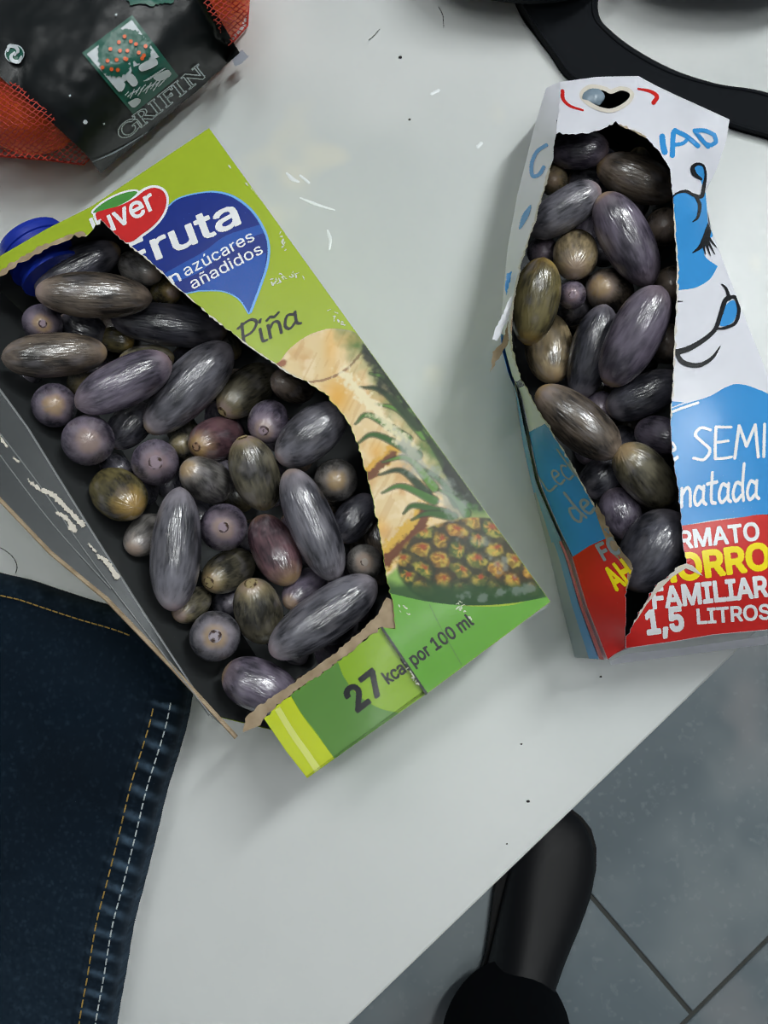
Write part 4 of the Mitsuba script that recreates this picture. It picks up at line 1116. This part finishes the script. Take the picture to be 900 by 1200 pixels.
JA, left1 = build_acorns(JUICE_ACORNS, 'acorns in the green juice carton')
MA, left2 = build_acorns(MILK_ACORNS, 'acorns in the milk carton')
J0 = lowered(wBL, 0)
ja = math.atan2(jax[1], jax[0])
sp = [J0 - jw * (.012 + .0172 * c + .004 * (k % 2)) + jax * (.020 + .0315 * k + .008 * (c % 2)) for k in range(7) for c in range(4 if k else 3)]
sp = [q for i, q in enumerate(sp) if i not in (19, 20, 25)]                 # those that nothing shows are left out
bottom_layer(sp, [ja + .15 * math.sin(7.0 * i) for i in range(len(sp))], 'acorns at the bottom of the green juice carton', 'acorn at the bottom of the heap in the green carton, seen in the gaps')
sp = [at(x, y, .01) for x, y in ((655, 200), (700, 195), (748, 205), (645, 270), (690, 275), (735, 285), (640, 345), (682, 355), (725, 365), (765, 372), (660, 428), (702, 438), (745, 448), (690, 510), (735, 520), (778, 530), (722, 590), (765, 600))]
sp = [q for i, q in enumerate(sp) if i not in (0, 1, 3, 5, 6, 8, 9, 12, 16, 17)]
bottom_layer(sp, [1.5 + .2 * math.sin(5.0 * i) for i in range(len(sp))], 'acorns at the bottom of the milk carton', 'acorn at the bottom of the heap in the milk carton, seen in the gaps')

# ------------------------------------------------------------------ jeans
edge_top = [(-90, 648), (0, 671), (30, 678), (60, 688), (100, 701), (150, 716), (190, 735), (212, 760)]
edge_side = [(212, 760), (222, 790), (221, 812), (214, 850), (204, 885), (190, 930), (178, 980), (163, 1040), (150, 1090), (140, 1150), (131, 1200), (118, 1290)]
JE = [*catmull(edge_top, 6), *catmull(edge_side, 8)[1:], (-90, 1290)]
jp = Polygon([tuple(q) for q in JE]).buffer(0)
rimj = LineString(catmull(edge_top, 6)).union(LineString(catmull(edge_side, 8)))
top_line, side_line = LineString(catmull(edge_top, 8)), LineString(catmull(edge_side, 8))
def jeans_z(v):
    d = shapely.distance(rimj, shapely.points(v))
    dt, ds = shapely.distance(top_line, shapely.points(v)), shapely.distance(side_line, shapely.points(v))
    along = np.array([side_line.project(Point(q)) for q in v])
    z = 0.020 + 0.012 * (1 - np.exp(-d / 45)) - 0.012 * np.exp(-d / 4)
    P = np.column_stack([v / 90.0, 0 * d])
    z += 0.009 * (meshkit.fbm(P, 3, 5) - .5) * np.clip(d / 40, 0, 1)
    z += 0.0013 * np.exp(-((ds - 24) / 20) ** 2) * np.sin(along / 26 * 2 * np.pi + 2.2 * np.sin(along / 70) + ds * .03) * (dt > 40)      # puckered seam
    z += 0.0012 * np.exp(-((dt - 12) / 14) ** 2) * np.sin(np.array([top_line.project(Point(q)) for q in v]) / 34 * 2 * np.pi)
    z += 0.0020 * np.exp(-np.clip(ds - 44, 0, None) / 3) * (ds < 200) * np.clip((dt - 20) / 30, 0, 1) * np.where(ds < 46, 1, .2)        # folded layers of the seam
    z += 0.0016 * np.where(dt < 26, 1, np.exp(-(dt - 26) / 2.5)) * np.exp(-0.5 / np.maximum(d, .2))
    return np.maximum(z, 0.0015)
v, f = dense(jp, 2.6, 2.6)
jt = at(v[:, 0], v[:, 1], jeans_z(v))
ring = np.asarray(Polygon(JE).exterior.segmentize(2.6).coords)
rt = at(ring[:, 0], ring[:, 1], jeans_z(ring))
rb_ = rt.copy()
rb_[:, 2] = 0.0006
k = len(ring)
i = np.arange(k - 1)
def denim(w, q):
    ds, dt = shapely.distance(side_line, shapely.points(q)), shapely.distance(top_line, shapely.points(q))
    al = np.array([side_line.project(Point(c)) for c in q])
    a_, b_ = (w[:, 0] + w[:, 1]), (w[:, 0] - w[:, 1])
    weave = .5 * meshkit.noise(np.column_stack([a_ * 900, b_ * 420, 0 * a_]), 1) + .5 * meshkit.noise(np.column_stack([w[:, :2] * 1100, 0 * a_]), 4)
    big = meshkit.fbm(np.column_stack([w[:, :2] * 22, 0 * a_]), 3, 6)
    base_ = np.array(lin(4, 13, 22)) * (1 - big[:, None]) + np.array(lin(8, 26, 40)) * big[:, None]
    ridge_ = np.clip(np.sin(al / 26 * 2 * np.pi + 2.2 * np.sin(al / 70) + ds * .03), 0, 1)
    worn = ridge_ ** 1.5 * np.exp(-((ds - 22) / 17) ** 2) * (al > 70) + .35 * np.exp(-ds / 3) * (al > 40) + .30 * np.exp(-((dt - 9) / 9) ** 2) * meshkit.noise(np.column_stack([q / 14, 0 * al]), 9)
    worn = worn + .22 * np.clip((q[:, 1] - 950) / 200, 0, 1) * big
    a1 = np.clip(worn * (.25 + 1.1 * weave), 0, 1)[:, None] * .62
    col = base_ * (1 - a1) + np.array(lin(80, 102, 122)) * a1
    sp_ = (np.clip((weave - .62) / .25, 0, 1) * .22 * (.4 + big))[:, None]
    return col * (1 - sp_) + np.array(lin(54, 72, 88)) * sp_
jv = np.vstack([jt, rt, rb_])
jq = np.vstack([v, ring, ring])
add('jeans__leg', (jv, np.vstack([f, np.stack([i, i + k, i + 1 + k], 1) + len(jt), np.stack([i, i + 1 + k, i + 1], 1) + len(jt)])), 'm_denim', smooth=True, color=denim(jv, jq))
def stitches(line, off, s0, s1, pitch, length, m, label):
    ms = []
    o = line.parallel_offset(off, 'left') if off else line
    c = np.asarray(o.coords)
    if np.linalg.norm(c[0] - np.asarray(line.coords[0])) > np.linalg.norm(c[-1] - np.asarray(line.coords[0])):
        c = c[::-1]
    o = LineString(c)
    s = s0
    while s < min(s1, o.length - length):
        q = np.array([o.interpolate(s + length * t).coords[0] for t in np.linspace(0, 1, 5)])
        z = jeans_z(q) + np.array([-.0001, .00035, .00045, .00035, -.0001])
        ms.append(tube(at(q[:, 0], q[:, 1], z), 0.00032, 6))
        s += pitch
    add('jeans__leg__seam_stitching', trimesh.util.concatenate(ms), m, smooth=True, label=label, kind='stuff')
stitches(side_line, 19, 60, 520, 11, 7.5, 'm_pale_thread', 'outer row of pale stitches along the side seam')
stitches(side_line, 38, 60, 520, 13, 9, 'm_ochre_thread', 'inner row of ochre stitches along the side seam')
stitches(top_line, 26, 60, 260, 8, 6, 'm_ochre_thread', 'row of ochre stitches along the hem')
tag('jeans', 'dark blue denim jeans leg with stitched hem and puckered side seam, on the white table', 'jeans')

# ------------------------------------------------------------------ mesh bag of oranges with a black wrapper
def sphere(c, r, sc=(1, 1, 1)):
    m = trimesh.creation.icosphere(4, 1.0)
    vv = m.vertices * (1 + .012 * (meshkit.fbm(m.vertices * 2.1, 3, int(abs(c[0]) * 1e4)) - .5)[:, None])
    m.vertices = vv * np.array(sc) * r + c
    return m
OR = [((30, 108), .0275, 'orange in the red net below the left end of the black wrapper'), ((-62, 92), .028, 'orange in the red net at the left edge, half outside the photograph'), ((225, -18), .028, 'orange in the red net peeping out at the right end of the black wrapper'),
      ((60, 20), .029, 'orange under the black wrapper'), ((140, -30), .030, 'orange under the top edge of the black wrapper')]
oc3 = []
for (px, py), r, text in OR:
    c = at(px, py, r + .0015)
    oc3.append((c, r))
    add('orange', sphere(c, r, (1, 1, .97)), 'm_orange_peel', smooth=True, label=text, cat='orange', group='oranges in the net bag')
foot = Polygon([(-120, 186), (0, 183), (60, 188), (98, 193), (140, 150), (262, 62), (290, 30), (292, -6), (260, -90), (-120, -90)])
footline = foot.exterior
def net_z(v):
    """The net hangs from orange to orange."""
    z = np.full(len(v), 0.0)
    w = at(v[:, 0], v[:, 1], 0.03)
    for c, r in oc3:
        q = np.hypot(w[:, 0] - c[0], w[:, 1] - c[1]) / (r + .001)
        cap = c[2] + (r + .001) * np.sqrt(np.clip(1 - q * q, 0, 1))
        z = np.maximum(z, np.where(q < .8, cap, c[2] + (r + .001) * .6 - (q - .8) * r * 1.15))
    d = shapely.distance(footline, shapely.points(v))
    z = np.minimum(z, 0.004 + .06 * np.sqrt(d / 60))
    for c, r in oc3:
        for _ in range(3):
            w = at(v[:, 0], v[:, 1], np.maximum(z, .003))
            q = np.hypot(w[:, 0] - c[0], w[:, 1] - c[1]) / (r + .0012)
            z = np.maximum(z, np.where(q < 1, c[2] + (r + .0012) * np.sqrt(np.clip(1 - q * q, 0, 1)), 0))
    return np.maximum(z, 0.003)
wrap = Polygon([*ragged([(281, 62), (240, 98), (180, 150), (118, 203)], .4, 8, 41), (100, 180), (60, 143), (0, 90), (-60, 38), (-92, 4), (-70, -52), (0, -72), (205, -72), (245, 0), (262, 30)]).buffer(0)
open_net = foot.difference(wrap.buffer(-7))
ms = []
for ang_, step in ((0.55, 5.5), (-0.75, 5.5)):
    dx, dy = math.cos(ang_), math.sin(ang_)
    for o in np.arange(-420, 420, step):
        l = LineString([(80 - dy * o - dx * 500, 50 + dx * o - dy * 500), (80 - dy * o + dx * 500, 50 + dx * o + dy * 500)]).intersection(open_net)
        for g in getattr(l, 'geoms', [l]):
            if g.length < 6:
                continue
            q = np.asarray(g.segmentize(4).coords)
            q = q + rng.normal(0, .5, q.shape)
            ms.append(tube(at(q[:, 0], q[:, 1], net_z(q) + .0004), 0.00026, 4))
q = np.asarray(footline.segmentize(4).coords)
ms.append(tube(at(q[:, 0], q[:, 1], np.full(len(q), .0035)), .0005, 4))
add('net_bag__net', trimesh.util.concatenate(ms), 'm_net', smooth=True, kind='stuff', label='red orange net')
low_line, left_line, right_line = LineString([(281, 62), (118, 203)]), LineString([(118, 203), (0, 90), (-60, 38)]), LineString([(281, 62), (245, 0), (200, -70)])
def wrap_z(v):
    d = shapely.distance(low_line, shapely.points(v))
    r_ = shapely.distance(right_line, shapely.points(v))
    l_ = shapely.distance(left_line, shapely.points(v))
    z = .010 + .054 * (1 - np.exp(-d / 42)) 
    z -= .012 * np.exp(-r_ / 40) * np.clip(d / 30, 0, 1) + .010 * np.exp(-l_ / 40) * np.clip(d / 60, 0, 1)
    z += .0035 * (meshkit.fbm(np.column_stack([v / 38, 0 * d]), 3, 3) - .5) * np.clip(d / 8, .2, 1)
    w_ = at(v[:, 0], v[:, 1], z)
    for c, r0 in oc3:
        q = np.hypot(w_[:, 0] - c[0], w_[:, 1] - c[1]) / (r0 + .003)
        z = np.maximum(z, np.where(q < 1, c[2] + (r0 + .003) * np.sqrt(np.clip(1 - q * q, 0, 1)), 0))
    return z
class Wrap:
    def __call__(self, v, lift=0.0):
        return at(v[:, 0], v[:, 1], wrap_z(v) + lift)
wsurf = Wrap()
v, f = dense(wrap, 5, 3)
add('net_bag__wrapper', trimesh.Trimesh(np.vstack([wsurf(v), wsurf(v, -.0006)]), np.vstack([f, f[:, ::-1] + len(v)]), process=False), 'm_black_film', smooth=40, label='black plastic wrapper round the net')
def wdec(part, poly, m, lift, label=None):
    decal(f'net_bag__{part}', poly, wsurf, 'm_' + m, lift, wrap, label)
def pz(x, y):
    return (x / 3, y / 3)
emb = Polygon([pz(*q) for q in ((288, 186), (465, 52), (628, 268), (468, 402))])
wdec('emblem', emb, 'film_green', .0007, 'green emblem of an orange tree on the wrapper')
inn = Polygon([pz(*q) for q in ((305, 190), (463, 70), (610, 268), (470, 385))])
sky_ = inn.intersection(Polygon([pz(*q) for q in ((290, 190), (463, 60), (560, 200), (470, 235), (450, 280), (400, 310), (370, 290))]))
wdec('emblem', sky_, 'film_white', .0010)
crown = blob([pz(*q) for q in ((345, 200), (350, 150), (395, 115), (440, 100), (490, 115), (525, 150), (530, 200), (500, 225), (460, 215), (450, 255), (400, 270), (360, 250))], 6)
crown = Polygon(ragged(list(crown.exterior.coords), 1.0, 2.5, 51)).buffer(0)
wdec('emblem', crown.union(stroke([pz(462, 215), pz(470, 250), pz(490, 290)], 3.2)), 'film_green', .0013)
r2 = np.random.default_rng(3)
def hatch(cx, cy, n, w, h, seed):
    r_ = np.random.default_rng(seed)
    return unary_union([stroke([pz(cx + r_.uniform(-w, w), cy + r_.uniform(-h, h))] * 1 + [pz(cx + r_.uniform(-w, w), cy + r_.uniform(-h, h))], r_.uniform(.7, 1.5)) for _ in range(n)])
ground = Polygon([pz(*q) for q in ((395, 300), (450, 250), (540, 205), (608, 268), (470, 380), (430, 345))]).intersection(inn)
wdec('emblem', unary_union([blob([pz(*q) for q in ((385, 290), (420, 285), (440, 295), (430, 320), (410, 318))], 5), blob([pz(*q) for q in ((440, 270), (465, 260), (485, 290), (470, 305), (452, 290))], 5), blob([pz(*q) for q in ((490, 230), (540, 205), (555, 225), (520, 245), (495, 250))], 5),
                            blob([pz(*q) for q in ((445, 365), (480, 345), (495, 355), (472, 378))], 5), blob([pz(*q) for q in ((540, 270), (590, 245), (600, 265), (560, 285))], 5),
                            *[stroke([pz(440 + 9 * k_, 335 - 3 * k_ + 8 * (k_ % 3)), pz(452 + 10 * k_, 322 - 4 * k_ + 8 * (k_ % 2))], 1.1) for k_ in range(14)],
                            *[stroke([pz(505 + 8 * k_, 285 - 5 * k_), pz(525 + 7 * k_, 280 - 5 * k_)], .9) for k_ in range(9)]]).intersection(inn), 'film_white', .0016)
fruits = [(388, 172), (418, 148), (438, 128), (460, 145), (478, 155), (512, 162), (488, 185), (506, 195), (422, 178), (444, 208), (410, 210), (378, 213), (392, 243), (414, 246), (360, 237), (448, 178), (440, 206), (500, 205)]
wdec('emblem', unary_union([Point(pz(*q)).buffer(2.4) for q in fruits]), 'film_orange', .0018)
wdec('lettering', put(serif_word(), (144.5, 166), (243.5, 88), 17), 'film_white', .0012)
dot = Point(17, 63)
wdec('recycling_mark', affinity.scale(dot.buffer(11.5), 1, .95), 'film_white', .0010)
wdec('recycling_mark', affinity.scale(dot.buffer(10), 1, .95), 'film_green', .0014)
wdec('recycling_mark', unary_union([stroke([(9, 60), (11, 54), (18, 55), (21, 60), (17, 65)], 4.4, taper=[.5, 1, 1, .9, .4]), stroke([(25, 66), (22, 72), (15, 71), (13, 66), (17, 61)], 4.4, taper=[.5, 1, 1, .9, .4])]), 'film_white', .0018)
wdec('green_print', Polygon(ragged([(148, -3), (205, -3), (202, 4), (190, 3), (178, 7), (165, 4), (152, 6), (148, -3)], .8, 3, 61)).buffer(0), 'film_green', .0008)
for q in ((100, 143), (136, 17), (122, 145), (82, 112)):
    wdec('scuff', Point(q).buffer(2.6 if q[0] == 100 else 1.3), 'film_white', .0012)
wdec('scuff', stroke([(108, 190), (135, 178), (165, 160), (184, 148)], 2.0, taper=[.3, 1, .5, .9]), 'clear_film', .0010)
flap = Polygon(ragged([(277, 62), (284, 58), (291, 66), (284, 74), (276, 78), (272, 70), (277, 62)], .6, 3, 71)).buffer(0)
v, f = earcut(flap, 4)
add('net_bag__clear_film', (at(v[:, 0], v[:, 1], np.full(len(v), .012)), f), 'm_clear_film')
tag('net_bag', 'red net bag of oranges in a black wrapper with a green tree emblem', 'net bag')

# ------------------------------------------------------------------ black bag with a strap on the far side of the table
st_l = catmull([(585, -60), (603, 0), (624, 34), (646, 66), (668, 94), (720, 122), (800, 128), (860, 150), (905, 163), (990, 190)], 10)
st_r = catmull([(720, -60), (703, -10), (702, 18), (716, 36), (745, 58), (790, 82), (840, 98), (880, 104), (912, 112), (1010, 140)], 10)
a, b = np.asarray(LineString(st_l).segmentize(4).coords), np.asarray(LineString(st_r).segmentize(4).coords)
n_, m_ = 90, 14
la = np.array([LineString(st_l).interpolate(t, normalized=True).coords[0] for t in np.linspace(0, 1, n_)])
lb = np.array([LineString(st_r).interpolate(t, normalized=True).coords[0] for t in np.linspace(0, 1, n_)])
t = np.linspace(0, 1, m_)[None, :, None]
Q = la[:, None] * (1 - t) + lb[:, None] * t
prof_ = np.sqrt(np.clip(1 - (2 * t[..., 0] - 1) ** 6, 0, 1))
far = np.clip(1 - np.linspace(0, 1, n_) / .35, 0, 1)[:, None]
Z = (.0015 + (.004 + .014 * far ** 2) * prof_) * np.ones((n_, m_)) + .0015 * (meshkit.fbm(np.stack([Q[..., 0] / 40, Q[..., 1] / 40, 0 * Q[..., 0]], -1), 2, 4) - .5) * prof_
top_ = at(Q[..., 0], Q[..., 1], Z).reshape(-1, 3)
bot_ = top_.copy()
bot_[:, 2] = .0008
g = grid_faces(n_, m_)
add('black_bag__strap', trimesh.Trimesh(np.vstack([top_, bot_]), np.vstack([g, g[:, ::-1] + len(top_)]), process=False), 'm_black_fabric', smooth=40, label='wide black fabric strap lying over the white table')
for row in (1, m_ - 2):
    add('black_bag__strap__binding', tube(top_.reshape(n_, m_, 3)[:, row] + [0, 0, .0003], .0006, 5), 'm_black_fabric', smooth=True)
def pillow(px, py, size, rot=0.0):
    m = trimesh.creation.icosphere(4, 1.0)
    v = m.vertices
    v = np.sign(v) * np.abs(v) ** 0.75
    v = v * (1 + .05 * (meshkit.fbm(v * 2.4, 3, 8) - .5)[:, None]) * np.array(size)
    c, s = math.cos(rot), math.sin(rot)
    v = v @ np.array([[c, s, 0], [-s, c, 0], [0, 0, 1]])
    o = at(px, py, 0.012)
    m.vertices = v + [o[0], o[1] + size[1], size[2] * 1.02 + .0005]
    return m
add('black_bag__body', pillow(612, 14, (.050, .045, .028), -.1), 'm_black_fabric', smooth=True, label='soft black body of the bag')
add('black_bag__body', pillow(850, 8, (.055, .046, .026), -.05), 'm_black_fabric', smooth=True)
tag('black_bag', 'black fabric bag with a wide strap, on the table behind the milk carton', 'bag')

# ------------------------------------------------------------------ person: shoe and trouser leg on the floor beside the table
def foot_at(px, py, z=0.0):
    return at(px, py, FLOOR_Z + z)
toe, heel = foot_at(650, 955, .03), foot_at(560, 1250, .03)
fd = toe - heel
fd[2] = 0
FL = 0.30
fd /= np.linalg.norm(fd)
fs = np.array([fd[1], -fd[0], 0])
toe0 = foot_at(664, 950, .02)
heel0 = toe0 - fd * FL
secs = []
for u, hw, hz, sh in ((0.0, .018, .030, 0), (.02, .032, .048, 0), (.06, .036, .075, 0), (.14, .037, .098, 0), (.24, .036, .105, 0), (.36, .038, .098, .001), (.48, .042, .083, .002), (.60, .047, .068, .004), (.72, .050, .057, .005), (.82, .048, .049, .004), (.90, .041, .043, .002), (.96, .029, .035, .0), (.99, .016, .026, 0), (1.0, .004, .018, 0)):
    c = heel0 + fd * (u * FL) + fs * sh
    ring_ = []
    for th in np.linspace(0, 2 * np.pi, 32, endpoint=False):
        x, y = math.cos(th), math.sin(th)
        x, y = np.sign(x) * abs(x) ** .75, np.sign(y) * abs(y) ** .8
        z = .020 + (hz - .020) * max(y, 0) + min(y, 0) * .008
        ring_.append(c * [1, 1, 0] + fs * (hw * x) + np.array([0, 0, FLOOR_Z + z]))
    secs.append(ring_)
V = np.array(secs)
n1, n2 = V.shape[:2]
i, j = np.meshgrid(np.arange(n1 - 1), np.arange(n2), indexing='ij')
q = np.stack([i * n2 + j, i * n2 + (j + 1) % n2, (i + 1) * n2 + (j + 1) % n2, (i + 1) * n2 + j], -1).reshape(-1, 4)
sm_ = trimesh.Trimesh(V.reshape(-1, 3), np.vstack([q[:, [0, 1, 2]], q[:, [0, 2, 3]]]), process=False)
sm_ = sm_.subdivide()
trimesh.smoothing.filter_taubin(sm_, iterations=6)
gap_shade_ = (np.asarray(sm_.vertices) - heel0) @ fd / FL
sm_.vertices = np.asarray(sm_.vertices) + np.array([0, 0, 1.0]) * (.0022 * np.sin(gap_shade_ * 95) * np.exp(-((gap_shade_ - .66) / .07) ** 2) * (np.asarray(sm_.vertices)[:, 2] > FLOOR_Z + .035))[:, None]
add('person__shoe', sm_, 'm_black_leather', smooth=True, label='black leather shoe')
so = []
for u, hw in ((0.0, .016), (.02, .032), (.06, .038), (.24, .037), (.36, .037), (.48, .043), (.60, .050), (.72, .053), (.82, .051), (.90, .044), (.96, .032), (.99, .018), (1.004, .005)):
    so.append((u, hw))
pts = [heel0 + fd * u * FL + fs * (w + .002) for u, w in so] + [heel0 + fd * u * FL - fs * (w + .001) for u, w in so[::-1]]
sole = trimesh.creation.extrude_polygon(Polygon([(p[0], p[1]) for p in pts]).buffer(.002), .016, engine='earcut')
sole.apply_translation([0, 0, FLOOR_Z + .001])
add('person__shoe__sole', sole, 'm_rubber')
hem = heel0 + fd * .046
rings = []
for h_, r_, back_ in ((.042, .076, .0), (.050, .079, 0), (.09, .075, .0), (.16, .074, .004), (.28, .078, .012), (.40, .084, .02), (.50, .088, .03), (.62, .094, .05), (.76, .100, .07), (.86, .104, .085)):
    c = hem - fd * back_
    ring_ = []
    for th in np.linspace(0, 2 * np.pi, 40, endpoint=False):
        k = 1 + .07 * (meshkit.noise(np.array([math.cos(th) * 1.6, math.sin(th) * 1.6, h_ * 9]), 3) - .5) + .03 * math.sin(3 * th + h_ * 40)
        ring_.append([c[0] + (fs[0] * math.cos(th) * .92 + fd[0] * math.sin(th)) * r_ * k, c[1] + (fs[1] * math.cos(th) * .92 + fd[1] * math.sin(th)) * r_ * k, FLOOR_Z + h_])
    rings.append(ring_)
V = np.array(rings)
n1, n2 = V.shape[:2]
i, j = np.meshgrid(np.arange(n1 - 1), np.arange(n2), indexing='ij')
q = np.stack([i * n2 + j, i * n2 + (j + 1) % n2, (i + 1) * n2 + (j + 1) % n2, (i + 1) * n2 + j], -1).reshape(-1, 4)
capv = V.reshape(-1, 3)
tr = trimesh.Trimesh(np.vstack([capv, V[-1].mean(0)]), np.vstack([q[:, [0, 1, 2]], q[:, [0, 2, 3]], [[(n1 - 1) * n2 + k_, (n1 - 1) * n2 + (k_ + 1) % n2, len(capv)] for k_ in range(n2)]]), process=False)
add('person__trouser_leg', tr, 'm_trousers', smooth=True, label='dark trouser leg')
tag('person', 'person in dark trousers and a black leather shoe on the tiles below the table edge', 'person')

# ------------------------------------------------------------------ specks and hairs on the table
def lump(px, py, r, k_):
    m = trimesh.creation.icosphere(2, 1.0)
    m.vertices = m.vertices * (1 + .5 * (meshkit.noise(m.vertices * 2 + k_, k_) - .5)[:, None]) * [r, r * .8, r * .5]
    m.apply_translation(at(px, py, r * .42))
    return m
for k_, (x, y, r, text) in enumerate(((469, 67, .0009, 'black crumb on the white table left of the milk carton, the largest one'), (480, 140, .0006, 'black crumb on the white table between the two cartons near the top'), (619, 939, .0007, 'black crumb on the white table above the shoe'),
                                       (594, 989, .0004, 'tiny black crumb on the white table left of the shoe'), (704, 793, .0005, 'tiny black crumb on the white table below the milk carton'), (611, 872, .0005, 'tiny black crumb between the green carton and the table edge'))):
    add('crumb', lump(x, y, r, k_ + 3), 'm_speck', smooth=True, label=text, cat='crumb', group='black crumbs on the table')
for pts, text in (([(-4, 640), (6, 645), (16, 654), (20, 664), (18, 672)], 'fine dark hair on the table at the left edge above the jeans'), ([(514, 8), (519, 18), (520, 32)], 'fine short hair on the table at the top'), ([(432, 47), (438, 42), (445, 34)], 'fine short hair on the table behind the green carton')):
    c = catmull(pts, 6)
    add('hair', tube(at(c[:, 0], c[:, 1], np.full(len(c), .0004)), .00016, 5), 'm_speck', smooth=True, label=text, cat='hair')

# ------------------------------------------------------------------ water on the table beside the juice carton
mat('water', (222, 227, 228), 0.08, spec=0.6, coat=0.8)
WET = ['short wet streak on the white table right of the printed blue bubble', 'long wet streak on the white table, lowest but one beside the juice carton', 'upright wet streak on the white table, nearest the printed fruit name', 'smallest wet streak on the white table above the long one',
       'wet spot on the white table, nearest the milk carton', 'wet spot on the white table in the middle between the bag and the milk carton']
for n_wet, (pts, w) in enumerate((([(336, 203), (343, 210), (350, 213)], 5), ([(352, 232), (372, 240), (392, 246)], 3.5), ([(384, 270), (387, 282), (386, 292)], 4.5), ([(352, 206), (362, 214)], 3), ([(560, 172), (564, 168)], 4), ([(506, 110), (514, 106)], 3.5))):
    g_ = stroke(pts, w, 6, taper=[.5, 1, .8, .5] if len(pts) > 2 else None)
    v, f = dense(g_, 1.2, 1.0)
    d = shapely.distance(g_.exterior, shapely.points(v))
    hz_ = .00035 * np.sqrt(np.clip(d / (w / 2), 0, 1))
    low_ = at(v[:, 0], v[:, 1], np.full(len(v), .00005))
    up_ = at(v[:, 0], v[:, 1], .00006 + hz_)
    add('water_streak', trimesh.Trimesh(np.vstack([up_, low_]), np.vstack([f, f[:, ::-1] + len(v)]), process=False), 'm_water', smooth=True,
        label=WET[n_wet], cat='water', group='wet streaks on the table')
